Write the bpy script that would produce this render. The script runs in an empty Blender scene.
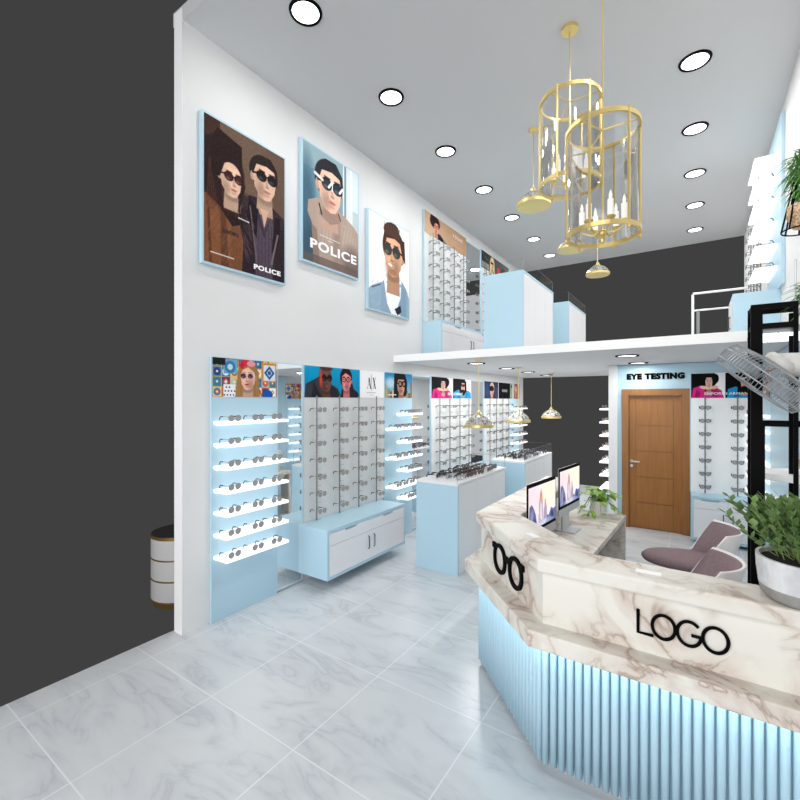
import bpy, bmesh, math, random
import numpy as np
from mathutils import Vector, Matrix, Euler
random.seed(7)
S = bpy.context.scene
COL = S.collection
PI = math.pi
ORD = ['first','second','third','fourth','fifth','sixth','seventh','eighth','ninth','tenth','eleventh']

# ------------------------------------------------------------ materials
def lin(c):
    c = c/255.0
    return c/12.92 if c <= .04045 else ((c+.055)/1.055)**2.4
def rgb(r, g, b): return (lin(r), lin(g), lin(b), 1)
def mat(name, col, rough=.5, metal=0, emit=None, es=0, spec=None, alpha=None):
    m = bpy.data.materials.new(name); m.use_nodes = True
    p = m.node_tree.nodes['Principled BSDF']
    p.inputs['Base Color'].default_value = col
    p.inputs['Roughness'].default_value = rough
    p.inputs['Metallic'].default_value = metal
    if spec is not None: p.inputs['Specular IOR Level'].default_value = spec
    if emit: p.inputs['Emission Color'].default_value = emit; p.inputs['Emission Strength'].default_value = es
    if alpha is not None: p.inputs['Alpha'].default_value = alpha
    return m
WALL = mat('wall_paint', rgb(226,226,226), .7)
def noisy(m, sc, amt, c1, c2):
    nt = m.node_tree; p = nt.nodes['Principled BSDF']
    tc = nt.nodes.new('ShaderNodeTexCoord'); n = nt.nodes.new('ShaderNodeTexNoise'); n.inputs['Scale'].default_value = sc
    r = nt.nodes.new('ShaderNodeValToRGB'); r.color_ramp.elements[0].position = .5-amt; r.color_ramp.elements[1].position = .5+amt
    r.color_ramp.elements[0].color = c1; r.color_ramp.elements[1].color = c2
    nt.links.new(tc.outputs['Object'], n.inputs['Vector']); nt.links.new(n.outputs['Fac'], r.inputs[0]); nt.links.new(r.outputs[0], p.inputs['Base Color'])
    return m
noisy(WALL, 1.5, .3, rgb(224,224,224), rgb(228,228,228))
CEIL = mat('ceiling_paint', rgb(196,197,198), .8)
WHITE = mat('white_lacquer', rgb(232,232,234), .35)
WHITEB = mat('bright_white_edge', rgb(246,246,246), .5)
BLUE = mat('pale_blue_laminate', rgb(178,209,224), .4)
GREYP = mat('display_back_panel', rgb(219,221,221), .6, spec=.2)
ROD = mat('grey_metal_rod', rgb(120,122,124), .35, .6)
PEG = mat('clear_peg', rgb(190,192,194), .2, 0, alpha=.5)
LINE = mat('dark_groove', rgb(150,152,155), .8)
HANDLE = mat('dark_handle', rgb(60,62,66), .3, .7)
LED = mat('lit_acrylic_shelf', rgb(250,250,250), .4, 0, (1,1,1,1), .6)
STRIP = mat('led_strip', (1,1,1,1), .4, 0, (.93,.98,1,1), 1.3)
LAMP = mat('downlight_disc', (1,1,1,1), .4, 0, (1,1,1,1), 4)
BLACK = mat('black_steel', rgb(8,8,9), .6, 0, spec=.05)
BLK = mat('black_plastic', rgb(6,6,7), .6, 0, spec=.05)
GOLD = mat('brushed_gold', rgb(224,200,132), .36, .75)
GOLDW = mat('gold_wire', rgb(150,124,84), .4, .3)
TIP = mat('dark_tip', rgb(38,42,50), .4)
LENS = mat('grey_lens', rgb(158,160,163), .25, 0, alpha=.92)
LENSB = mat('dark_lens', rgb(92,98,104), .15, 0, alpha=.8)
LENST = mat('teal_lens', rgb(40,120,140), .1, 0, alpha=.9)
LENSC = mat('clear_lens', rgb(225,230,232), .05, 0, alpha=.35)
FBLK = mat('black_frame', rgb(35,35,38), .3)
FBRN = mat('tortoise_frame', rgb(96,60,48), .3)
FGRY = mat('grey_frame', rgb(140,142,146), .3)
MIRR = mat('mirror_glass', rgb(232,236,238), .02, 1)
TRIM = mat('mirror_edge', rgb(200,225,238), .3)
CREAM = mat('light_grey_plastic', rgb(196,194,190), .5)
ORNG = mat('orange_badge', rgb(196,128,82), .5)
FANM = mat('fan_wire', rgb(158,161,164), .35, .3)
CUSH = mat('mauve_fabric', rgb(133,112,116), .9)
noisy(CUSH, 60, .25, rgb(126,105,110), rgb(140,119,123))
SHELL = mat('white_shell', rgb(236,234,232), .35)
SOIL = mat('potting_soil', rgb(30,24,22), 1)
LEAF = mat('leaf_green', rgb(88,122,66), .5); noisy(LEAF, 9, .2, rgb(66,98,48), rgb(122,150,88))
LEAFL = mat('bright_leaf', rgb(120,170,40), .45); noisy(LEAFL, 14, .2, rgb(86,142,36), rgb(168,200,80))
GRASS = mat('grass_leaf', rgb(90,150,60), .5)
STEM = mat('plant_stem', rgb(110,130,70), .6)
RATTAN = mat('rattan_weave', rgb(200,165,130), .8); noisy(RATTAN, 60, .1, rgb(165,128,98), rgb(222,190,156))
OAK = mat('light_wood', rgb(215,180,135), .5)
SCRG = mat('aluminium', rgb(208,209,211), .3, .4)
CARD = mat('white_card', rgb(250,250,250), .5)
CANDLE = mat('candle_white', rgb(248,246,240), .4, 0, (1,.97,.9,1), .35)
DRUMW = mat('drum_lacquer', rgb(196,194,194), .4)
DRUMT = mat('drum_dark_top', rgb(46,44,44), .15)
BRASS = mat('dull_brass', rgb(128,104,58), .4, .5)

def glass_mat(name, tint, gloss=.12, rough=.02, bump=0, scale=20, base=.8):
    m = bpy.data.materials.new(name); m.use_nodes = True; nt = m.node_tree; nt.nodes.clear()
    o = nt.nodes.new('ShaderNodeOutputMaterial'); t = nt.nodes.new('ShaderNodeBsdfTransparent'); t.inputs[0].default_value = tint
    g = nt.nodes.new('ShaderNodeBsdfGlossy'); g.inputs['Roughness'].default_value = rough
    lw = nt.nodes.new('ShaderNodeLayerWeight'); lw.inputs['Blend'].default_value = .3
    ma = nt.nodes.new('ShaderNodeMath'); ma.operation = 'MULTIPLY_ADD'; ma.inputs[1].default_value = base; ma.inputs[2].default_value = gloss
    mx = nt.nodes.new('ShaderNodeMixShader')
    nt.links.new(lw.outputs['Fresnel'], ma.inputs[0]); nt.links.new(ma.outputs[0], mx.inputs[0])
    nt.links.new(t.outputs[0], mx.inputs[1]); nt.links.new(g.outputs[0], mx.inputs[2]); nt.links.new(mx.outputs[0], o.inputs[0])
    if bump:
        v = nt.nodes.new('ShaderNodeTexVoronoi'); v.inputs['Scale'].default_value = scale
        tc = nt.nodes.new('ShaderNodeTexCoord'); nt.links.new(tc.outputs['Object'], v.inputs['Vector'])
        b = nt.nodes.new('ShaderNodeBump'); b.inputs['Strength'].default_value = bump; b.inputs['Distance'].default_value = .03
        nt.links.new(v.outputs['Distance'], b.inputs['Height']); nt.links.new(b.outputs[0], g.inputs['Normal'])
    return m
GUARD = glass_mat('clear_guard_glass', (.985,.99,.99,1), .0, base=.05)
CRYST = mat('cut_crystal', rgb(200,202,206), .15, .3, alpha=.78)
_nt = CRYST.node_tree; _tc = _nt.nodes.new('ShaderNodeTexCoord'); _v = _nt.nodes.new('ShaderNodeTexVoronoi'); _v.inputs['Scale'].default_value = 62
_r = _nt.nodes.new('ShaderNodeValToRGB'); _r.color_ramp.interpolation = 'CONSTANT'
for _p, _c in ((.22, rgb(120,122,128)), (.42, rgb(235,236,238)), (.62, rgb(74,78,86)), (.78, rgb(190,192,196))):  # crystal sparkle painted into the colour as white, grey and dark facet cells
    _e = _r.color_ramp.elements.new(_p); _e.color = _c
_r.color_ramp.elements[0].color = rgb(214,214,210)
_s = _nt.nodes.new('ShaderNodeSeparateColor'); _nt.links.new(_tc.outputs['Object'], _v.inputs['Vector']); _nt.links.new(_v.outputs['Color'], _s.inputs[0])
_nt.links.new(_s.outputs[0], _r.inputs[0]); _nt.links.new(_r.outputs[0], _nt.nodes['Principled BSDF'].inputs['Base Color'])
RIBG = glass_mat('ribbed_clear_glass', (.90,.905,.91,1), .05, .06, base=.7)

def marble(name, base, vein, dark, sc, rough, tile=None, w=.5):
    m = bpy.data.materials.new(name); m.use_nodes = True; nt = m.node_tree; L = nt.links.new
    p = nt.nodes['Principled BSDF']; p.inputs['Roughness'].default_value = rough
    g = nt.nodes.new('ShaderNodeNewGeometry')
    mp = nt.nodes.new('ShaderNodeMapping'); mp.inputs['Rotation'].default_value = (.5, .3, .6); L(g.outputs['Position'], mp.inputs[0])
    if tile: mp.inputs['Scale'].default_value = (1, 2.6, 1); mp.inputs['Rotation'].default_value = (0, 0, .35)
    n1 = nt.nodes.new('ShaderNodeTexNoise'); n1.inputs['Scale'].default_value = sc; n1.inputs['Detail'].default_value = 8; n1.inputs['Distortion'].default_value = 1.1
    L(mp.outputs[0], n1.inputs['Vector'])
    # thin veins where the noise crosses the middle
    s = nt.nodes.new('ShaderNodeMath'); s.operation = 'SUBTRACT'; s.inputs[1].default_value = .5; L(n1.outputs['Fac'], s.inputs[0])
    a = nt.nodes.new('ShaderNodeMath'); a.operation = 'ABSOLUTE'; L(s.outputs[0], a.inputs[0])
    r = nt.nodes.new('ShaderNodeValToRGB'); e = r.color_ramp.elements
    e[0].position = 0; e[0].color = dark; e[1].position = .13; e[1].color = base
    k = r.color_ramp.elements.new(.022); k.color = vein
    L(a.outputs[0], r.inputs[0])
    n2 = nt.nodes.new('ShaderNodeTexNoise'); n2.inputs['Scale'].default_value = sc*.9; n2.inputs['Detail'].default_value = 3; L(mp.outputs[0], n2.inputs['Vector'])
    r2 = nt.nodes.new('ShaderNodeValToRGB'); r2.color_ramp.elements[0].position = w-.06; r2.color_ramp.elements[1].position = w+.1
    L(n2.outputs['Fac'], r2.inputs[0])
    mx = nt.nodes.new('ShaderNodeMix'); mx.data_type = 'RGBA'; L(r2.outputs[0], mx.inputs[0]); mx.inputs[6].default_value = base; L(r.outputs[0], mx.inputs[7])
    out = mx.outputs[2]
    if tile:
        sx = nt.nodes.new('ShaderNodeSeparateXYZ'); L(g.outputs['Position'], sx.inputs[0])
        ds = []
        for ax, off in ((0, tile[1]), (1, tile[2])):
            q = nt.nodes.new('ShaderNodeMath'); q.operation = 'ADD'; q.inputs[1].default_value = -off + 40*tile[0]; L(sx.outputs[ax], q.inputs[0])
            w_ = nt.nodes.new('ShaderNodeMath'); w_.operation = 'PINGPONG'; w_.inputs[1].default_value = tile[0]/2; L(q.outputs[0], w_.inputs[0]); ds.append(w_)
        mn = nt.nodes.new('ShaderNodeMath'); mn.operation = 'MINIMUM'; L(ds[0].outputs[0], mn.inputs[0]); L(ds[1].outputs[0], mn.inputs[1])
        lt = nt.nodes.new('ShaderNodeMath'); lt.operation = 'LESS_THAN'; lt.inputs[1].default_value = .004; L(mn.outputs[0], lt.inputs[0])
        m2 = nt.nodes.new('ShaderNodeMix'); m2.data_type = 'RGBA'; L(lt.outputs[0], m2.inputs[0]); L(out, m2.inputs[6]); m2.inputs[7].default_value = rgb(222,225,228)
        out = m2.outputs[2]
    L(out, p.inputs['Base Color'])
    return m
FLOOR = marble('grey_marble_tiles', rgb(206,209,212), rgb(196,199,204), rgb(184,188,194), 1.7, .25, (.8, -1.9, 3.31), .45)
MARB = marble('cream_marble', rgb(226,223,214), rgb(210,198,188), rgb(172,154,140), 3.0, .42, None, .43)
MARB.node_tree.nodes['Principled BSDF'].inputs['Specular IOR Level'].default_value = .2

def wood(name, a, b):
    m = bpy.data.materials.new(name); m.use_nodes = True; nt = m.node_tree; L = nt.links.new
    p = nt.nodes['Principled BSDF']; p.inputs['Roughness'].default_value = .4
    tc = nt.nodes.new('ShaderNodeTexCoord'); mp = nt.nodes.new('ShaderNodeMapping'); mp.inputs['Scale'].default_value = (14, 14, .8)
    n = nt.nodes.new('ShaderNodeTexNoise'); n.inputs['Scale'].default_value = 2.5; n.inputs['Detail'].default_value = 6
    r = nt.nodes.new('ShaderNodeValToRGB'); r.color_ramp.elements[0].position = .35; r.color_ramp.elements[1].position = .65
    r.color_ramp.elements[0].color = a; r.color_ramp.elements[1].color = b
    L(tc.outputs['Object'], mp.inputs[0]); L(mp.outputs[0], n.inputs['Vector']); L(n.outputs['Fac'], r.inputs[0]); L(r.outputs[0], p.inputs['Base Color'])
    return m
DOORW = wood('honey_door_wood', rgb(148,94,36), rgb(160,104,44))
DOORF = wood('door_frame_wood', rgb(142,92,40), rgb(154,102,48))
CONC = mat('concrete_glaze', rgb(205,206,207), .7); noisy(CONC, 14, .12, rgb(192,193,194), rgb(216,217,218))
CONCD = mat('raw_concrete', rgb(150,148,144), .8); noisy(CONCD, 20, .2, rgb(140,137,132), rgb(160,158,154))

# ------------------------------------------------------------ mesh helpers
class B:
    def __init__(s): s.bm = bmesh.new(); s.k = 0
    def _f(s, vs):
        try:
            f = s.bm.faces.new(vs); f.material_index = s.k; return f
        except ValueError: return None
    def box(s, x0, x1, y0, y1, z0, z1, R=None):
        v = [Vector((x, y, z)) for z in (z0, z1) for y in (y0, y1) for x in (x0, x1)]
        if R: v = [R @ q for q in v]
        v = [s.bm.verts.new(q) for q in v]
        for i in ((0,2,3,1),(4,5,7,6),(0,1,5,4),(2,6,7,3),(0,4,6,2),(1,3,7,5)): s._f([v[j] for j in i])
        return s
    def prism(s, pts, z0, z1):
        n = len(pts); a = [s.bm.verts.new((x, y, z0)) for x, y in pts]; b = [s.bm.verts.new((x, y, z1)) for x, y in pts]
        s._f(list(reversed(a))); s._f(b)
        for i in range(n): s._f([a[i], a[(i+1) % n], b[(i+1) % n], b[i]])
        return s
    def tube(s, pts, r, n=6, closed=False, cap=True):
        pts = [Vector(p) for p in pts]; N = len(pts); rings = []
        rr = r if isinstance(r, (list, tuple)) else [r]*N
        up = None
        for i, p in enumerate(pts):
            if closed: t = pts[(i+1) % N]-pts[i-1]
            else: t = pts[min(i+1, N-1)]-pts[max(i-1, 0)]
            t.normalize()
            if up is None: up = t.orthogonal().normalized()
            else:
                up = up - t*up.dot(t)
                up = up.normalized() if up.length > 1e-6 else t.orthogonal().normalized()
            w = t.cross(up)
            rings.append([s.bm.verts.new(p+(up*math.cos(2*PI*j/n)+w*math.sin(2*PI*j/n))*rr[i]) for j in range(n)])
        for i in range(N if closed else N-1):
            a, b = rings[i], rings[(i+1) % N]
            for j in range(n): s._f([a[j], a[(j+1) % n], b[(j+1) % n], b[j]])
        if not closed and cap: s._f(list(reversed(rings[0]))); s._f(rings[-1])
        return s
    def lathe(s, prof, n=32, c=(0,0,0), M=None, a0=0, a1=2*PI):
        full = abs(a1-a0-2*PI) < 1e-6; cols = []
        for j in range(n if full else n+1):
            a = a0+(a1-a0)*j/n; col = []
            for r, z in prof:
                q = Vector((r*math.cos(a), r*math.sin(a), z))
                if M: q = M @ q
                col.append(s.bm.verts.new(q+Vector(c)))
            cols.append(col)
        for j in range(n):
            a, b = cols[j], cols[(j+1) % len(cols)]
            for i in range(len(prof)-1): s._f([a[i], b[i], b[i+1], a[i+1]])
        return s
    def cyl(s, x, y, z0, z1, r, n=24, r2=None):
        r2 = r if r2 is None else r2
        a = [s.bm.verts.new((x+r*math.cos(2*PI*j/n), y+r*math.sin(2*PI*j/n), z0)) for j in range(n)]
        b = [s.bm.verts.new((x+r2*math.cos(2*PI*j/n), y+r2*math.sin(2*PI*j/n), z1)) for j in range(n)]
        s._f(list(reversed(a))); s._f(b)
        for j in range(n): s._f([a[j], a[(j+1) % n], b[(j+1) % n], b[j]])
        return s
    def disc(s, c, r, rz, M, n=20, t=.0):
        ring = [s.bm.verts.new(M @ Vector((r*math.cos(2*PI*j/n), 0, rz*math.sin(2*PI*j/n)))+Vector(c)) for j in range(n)]
        s._f(ring); return s
    def leaf(s, p, d, L, w, droop=.3, n=3):
        p = Vector(p); d = Vector(d).normalized(); side = d.cross(Vector((0,0,1)))
        side = side.normalized() if side.length > 1e-3 else Vector((1,0,0))
        rows = []
        for i in range(n+1):
            t = i/n; c = p+d*L*t-Vector((0,0,1))*droop*L*t*t
            ww = w*math.sin(PI*min(1, (t*.9+.08)))
            rows.append((s.bm.verts.new(c-side*ww), s.bm.verts.new(c+Vector((0,0,-.12*w))), s.bm.verts.new(c+side*ww)))
        for i in range(n):
            a, b = rows[i], rows[i+1]
            s._f([a[0], a[1], b[1], b[0]]); s._f([a[1], a[2], b[2], b[1]])
        return s
    def obj(s, name, m, parent=None, loc=(0,0,0), rz=0, smooth=False, bevel=0, merge=False):
        if merge: bmesh.ops.remove_doubles(s.bm, verts=s.bm.verts, dist=1e-5)
        bmesh.ops.recalc_face_normals(s.bm, faces=s.bm.faces)
        me = bpy.data.meshes.new(name); s.bm.to_mesh(me); s.bm.free()
        for q in (m if isinstance(m, (list, tuple)) else [m]): me.materials.append(q)
        if smooth:
            for p in me.polygons: p.use_smooth = True
        o = bpy.data.objects.new(name, me); COL.objects.link(o)
        if parent: o.parent = parent
        o.location = loc; o.rotation_euler = (0, 0, rz)
        if bevel:
            b = o.modifiers.new('bevel', 'BEVEL'); b.width = bevel; b.segments = 2; b.limit_method = 'ANGLE'
        return o
def box(name, m, x0, x1, y0, y1, z0, z1, parent=None, bevel=0): return B().box(x0,x1,y0,y1,z0,z1).obj(name, m, parent, bevel=bevel)
def tag(o, label=None, cat=None, group=None, kind=None):
    if label: o['label'] = label
    if cat: o['category'] = cat
    if group: o['group'] = group
    if kind: o['kind'] = kind
    return o
def thing(name, label, cat, loc=(0,0,0), rz=0, group=None):
    if name in ('shelf_display','rod_display','base_cabinet','wall_mirror','wall_poster'): loc = (loc[0]-.002*math.sin(-rz), loc[1]-.002*math.cos(rz), loc[2])
    o = bpy.data.objects.new(name, None); COL.objects.link(o); o.location = loc; o.rotation_euler = (0,0,rz); o.empty_display_size = .1
    return tag(o, label, cat, group)
def struct(o): o['kind'] = 'structure'; return o
def kids(o): return [c for c in COL.objects if c.parent == o]
def dup(root, loc, rz=None, label=None, group=None, rot=None):
    def cp(o, par):
        c = o.copy(); COL.objects.link(c); c.parent = par
        for ch in KID.get(o.name, []): cp(ch, c)
        return c
    KID = {}
    for c in root.children: KID.setdefault(root.name, []).append(c)
    for c in root.children:
        for d in c.children: KID.setdefault(c.name, []).append(d)
    r = cp(root, None); r.location = loc
    if rz is not None: r.rotation_euler = (0,0,rz)
    if rot is not None: r.rotation_euler = rot
    if label: r['label'] = label
    if group: r['group'] = group
    return r
def text(name, body, size, m, parent, loc, rot, sx=1, extrude=.001, offset=0, align='CENTER', spacing=1):
    c = bpy.data.curves.new(name, 'FONT'); c.body = body; c.size = size; c.extrude = extrude; c.offset = offset
    c.align_x = align; c.align_y = 'CENTER'; c.space_character = spacing
    t = bpy.data.objects.new(name, c); COL.objects.link(t); bpy.context.view_layer.update()
    me = bpy.data.meshes.new_from_object(t.evaluated_get(bpy.context.evaluated_depsgraph_get()))
    bpy.data.objects.remove(t)
    me.materials.clear(); me.materials.append(m)
    o = bpy.data.objects.new(name, me); COL.objects.link(o); o.parent = parent; o.location = loc; o.rotation_euler = rot; o.scale = (sx, 1, 1)
    return o
UP = (PI/2, 0, 0)   # text standing upright, read from -Y

# ------------------------------------------------------------ printed pictures (flat prints, colours per vertex)
class Cv:
    def __init__(s, asp, N):
        s.N = N; s.W = int(round(asp*N)); s.asp = asp; k = 2
        ys = (np.arange(s.N*k)+.5)/(s.N*k); xs = (np.arange(s.W*k)+.5)/(s.W*k)*asp
        s.X, s.Y = np.meshgrid(xs, ys); s.a = np.ones(s.X.shape+(3,))
        s.rng = np.random.RandomState(3)
    def mix(s, m, col, a=1):
        m = np.clip(m, 0, 1)*a; s.a = s.a*(1-m[..., None])+np.array(col)/255.*m[..., None]; return s
    def bg(s, col): s.a[:] = np.array(col)/255.; return s
    def grad(s, c0, c1, ax=1):
        t = (s.Y if ax else s.X/s.asp)[..., None]; s.a = np.array(c0)/255.*(1-t)+np.array(c1)/255.*t; return s
    def ell(s, cx, cy, rx, ry, col, rot=0, soft=.04, a=1):
        c, d = math.cos(rot), math.sin(rot); x = s.X-cx; y = s.Y-cy
        u = (x*c+y*d)/rx; v = (-x*d+y*c)/ry
        return s.mix((1-np.sqrt(u*u+v*v))/max(soft, 1e-3)+.5, col, a)
    def poly(s, pts, col, a=1):
        ins = np.zeros(s.X.shape, bool); n = len(pts)
        for i in range(n):
            x0, y0 = pts[i]; x1, y1 = pts[(i+1) % n]
            if y0 == y1: continue
            c = ((y0 > s.Y) != (y1 > s.Y)) & (s.X < (x1-x0)*(s.Y-y0)/(y1-y0)+x0); ins ^= c
        return s.mix(ins.astype(float), col, a)
    def rect(s, x0, x1, y0, y1, col, a=1): return s.mix(((s.X > x0)&(s.X < x1)&(s.Y > y0)&(s.Y < y1)).astype(float), col, a)
    def line(s, p, q, w, col, a=1):
        p = np.array(p, float); q = np.array(q, float); d = q-p; L = (d**2).sum()+1e-9
        t = np.clip(((s.X-p[0])*d[0]+(s.Y-p[1])*d[1])/L, 0, 1)
        r = np.hypot(s.X-p[0]-t*d[0], s.Y-p[1]-t*d[1]); return s.mix((w-r)/(w*.5)+.5, col, a)
    def grain(s, amt, sc=6):
        h, w = s.X.shape; g = s.rng.rand(h//sc+2, w//sc+2)-.5
        g = np.kron(g, np.ones((sc, sc)))[:h, :w]; s.a = np.clip(s.a+g[..., None]*amt, 0, 1); return s
    def out(s):
        a = s.a; return (a[0::2,0::2]+a[1::2,0::2]+a[0::2,1::2]+a[1::2,1::2])/4
PRINT = bpy.data.materials.new('printed_picture'); PRINT.use_nodes = True
_n = PRINT.node_tree.nodes.new('ShaderNodeVertexColor'); _n.layer_name = 'print'
PRINT.node_tree.links.new(_n.outputs[0], PRINT.node_tree.nodes['Principled BSDF'].inputs['Base Color'])
PRINT.node_tree.nodes['Principled BSDF'].inputs['Roughness'].default_value = .6
PRINT.node_tree.nodes['Principled BSDF'].inputs['Specular IOR Level'].default_value = .08
def print_mesh(name, arr, w, h):
    N, W = arr.shape[:2]
    xs = np.linspace(0, w, W+1); zs = np.linspace(0, h, N+1)
    X, Z = np.meshgrid(xs, zs); co = np.zeros(((W+1)*(N+1), 3)); co[:, 0] = X.ravel(); co[:, 2] = Z.ravel()
    i, j = np.meshgrid(np.arange(W), np.arange(N)); a = (j*(W+1)+i).ravel()
    faces = np.stack([a, a+1, a+W+2, a+W+1], 1)
    me = bpy.data.meshes.new(name); me.vertices.add(len(co)); me.vertices.foreach_set('co', co.ravel())
    me.loops.add(len(faces)*4); me.loops.foreach_set('vertex_index', faces.ravel())
    me.polygons.add(len(faces)); me.polygons.foreach_set('loop_start', np.arange(len(faces))*4); me.polygons.foreach_set('loop_total', np.full(len(faces), 4))
    me.update(); me.validate()
    c = np.where(arr <= .04045, arr/12.92, ((arr+.055)/1.055)**2.4).reshape(-1, 3)
    ca = me.color_attributes.new('print', 'FLOAT_COLOR', 'CORNER')
    cc = np.ones((len(faces)*4, 4)); cc[:, :3] = np.repeat(c, 4, 0); ca.data.foreach_set('color', cc.ravel())
    me.materials.append(PRINT); return me

def face(c, x, y, s, skin, hair, t=0, style='short', shades='dark', lips=(170,80,80), frame=(15,15,18), lens=(25,22,26), shadow=.45, top=True):
    """head of half-height s centred at x,y; t turns the features left(-) / right(+)"""
    dk = tuple(int(v*.62) for v in skin); md = tuple(int(v*.84) for v in skin); lt = tuple(min(255, int(v*1.08+6)) for v in skin)
    if style == 'long':
        c.ell(x-.05*s*t, y+.12*s, 1.0*s, 1.18*s, hair, soft=.08)
        c.poly([(x-.95*s,y+.2*s),(x+.95*s,y+.2*s),(x+1.15*s,y-1.9*s),(x+.35*s,y-1.5*s),(x-.4*s,y-1.5*s),(x-1.2*s,y-1.9*s)], hair)
    if style == 'bob': c.ell(x, y+.1*s, 1.12*s, 1.2*s, hair, soft=.06); c.ell(x-.6*s, y-.45*s, .5*s, .7*s, hair, soft=.1); c.ell(x+.6*s, y-.45*s, .5*s, .7*s, hair, soft=.1)
    if style in ('short', 'quiff', 'slick'): c.ell(x-.1*s*t, y+.3*s, .86*s, .86*s, hair, soft=.06)
    # neck
    c.poly([(x-.4*s,y-.5*s),(x+.42*s,y-.5*s),(x+.5*s,y-1.75*s),(x-.52*s,y-1.75*s)], md)
    c.ell(x+.05*s*t, y-1.0*s, .5*s, .22*s, dk, soft=.5, a=.7)
    # ear
    if style != 'bob': c.ell(x-.72*s*(1 if t > 0 else -1), y-.02*s, .14*s, .24*s, md, soft=.2)
    # skull and jaw
    c.ell(x, y+.12*s, .7*s, .82*s, skin, soft=.04)
    c.poly([(x-.69*s,y+.05*s),(x+.69*s,y+.05*s),(x+.6*s,y-.5*s),(x+.3*s+.05*s*t,y-.93*s),(x+.08*s*t,y-1.0*s),(x-.3*s+.05*s*t,y-.93*s),(x-.6*s,y-.5*s)], skin)
    keep = c.a.copy(); c.a[:] = 0; c.ell(x, y+.12*s, .7*s, .82*s, (255,255,255), soft=.04); c.poly([(x-.69*s,y+.05*s),(x+.69*s,y+.05*s),(x+.6*s,y-.5*s),(x+.3*s+.05*s*t,y-.93*s),(x+.08*s*t,y-1.0*s),(x-.3*s+.05*s*t,y-.93*s),(x-.6*s,y-.5*s)], (255,255,255)); msk = c.a.copy(); c.a = keep.copy()
    c.ell(x-.55*s*t, y-.3*s, .3*s, .6*s, md, soft=.9, a=shadow+.2)
    c.ell(x-.4*s*t, y-.6*s, .25*s, .3*s, dk, soft=1, a=shadow)
    c.ell(x+.25*s*t, y+.5*s, .35*s, .22*s, lt, soft=1, a=.6)
    c.ell(x+.4*s*t-.1*s, y-.28*s, .18*s, .14*s, lt, soft=1, a=.5)
    c.a = c.a*msk+keep*(1-msk)
    f = x+.22*s*t
    c.poly([(f-.07*s,y+.1*s),(f+.05*s*t,y+.1*s),(f+.13*s*t+.02*s,y-.28*s),(f-.1*s,y-.3*s)], md, .8)
    c.ell(f+.04*s*t, y-.3*s, .12*s, .06*s, dk, soft=.6, a=.7)
    c.ell(f, y-.55*s, .2*s, .075*s, lips, soft=.3); c.line((f-.2*s, y-.545*s), (f+.2*s, y-.545*s), .012*s, dk)
    c.ell(f, y-.72*s, .14*s, .06*s, dk, soft=1, a=.4)
    for q in (-1, 1): c.line((f+q*.14*s, y+.4*s), (f+q*.46*s, y+.42*s), .035*s, hair, .85)
    # spectacles
    if shades:
        gx = [f-.33*s, f+.33*s]
        if shades == 'frames':
            for g in gx:
                c.ell(g, y+.14*s, .09*s, .05*s, (30,25,25), soft=.4)
                for k in range(20):
                    a0, a1 = 2*PI*k/20, 2*PI*(k+1)/20
                    c.line((g+.28*s*math.cos(a0), y+.14*s+.22*s*math.sin(a0)), (g+.28*s*math.cos(a1), y+.14*s+.22*s*math.sin(a1)), .04*s, frame)
        else:
            for g in gx: c.ell(g, y+.14*s, .31*s, .26*s, frame, soft=.08); c.ell(g, y+.13*s, .26*s, .21*s, lens, soft=.15); c.ell(g-.06*s, y+.02*s, .14*s, .08*s, tuple(min(255, v+70) for v in lens), soft=.9, a=.6)
        c.line((f-.1*s, y+.2*s), (f+.1*s, y+.2*s), .035*s, frame)
        c.line((f-.6*s*(1 if t > 0 else -1), y+.2*s), (x-.72*s*(1 if t > 0 else -1), y+.14*s), .045*s, frame)
    if not top: return
    if style in ('short', 'quiff', 'slick'):
        c.poly([(x-.78*s,y+.15*s),(x-.72*s,y+.8*s),(x-.3*s,y+1.15*s),(x+.35*s,y+1.18*s),(x+.76*s,y+.75*s),(x+.8*s,y+.15*s),(x+.66*s,y+.2*s),(x+.6*s,y+.6*s),(x+.1*s,y+.72*s),(x-.5*s,y+.62*s),(x-.66*s,y+.2*s)], hair)
        if style == 'quiff':
            c.ell(x-.15*s, y+1.05*s, .6*s, .32*s, hair, rot=.2, soft=.1)
            for k in range(8): c.line((x-.6*s+.14*s*k, y+.8*s), (x-.7*s+.17*s*k, y+1.25*s), .03*s, tuple(min(255, v+30) for v in hair), .6)
    if style == 'long':
        c.poly([(x-.75*s,y+.1*s),(x-.8*s,y+.8*s),(x-.1*s,y+1.2*s),(x+.75*s,y+.85*s),(x+.78*s,y-.1*s),(x+.6*s,y+.45*s),(x+.0*s,y+.85*s),(x-.5*s,y+.6*s)], hair)
        for q in (-1, 1):
            for k in range(5): c.line((x+q*(.7+.08*k)*s, y+.4*s-.15*s*k), (x+q*(.75+.09*k)*s, y-1.5*s), .035*s, tuple(max(0, min(255, v+(22 if k % 2 else -14))) for v in hair), .6)
    if style == 'bob': c.poly([(x-.9*s,y+.1*s),(x-.8*s,y+1.1*s),(x+.8*s,y+1.1*s),(x+.9*s,y+.1*s),(x+.66*s,y+.2*s),(x+.55*s,y+.58*s),(x-.5*s,y+.58*s),(x-.66*s,y+.2*s)], hair)

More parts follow.
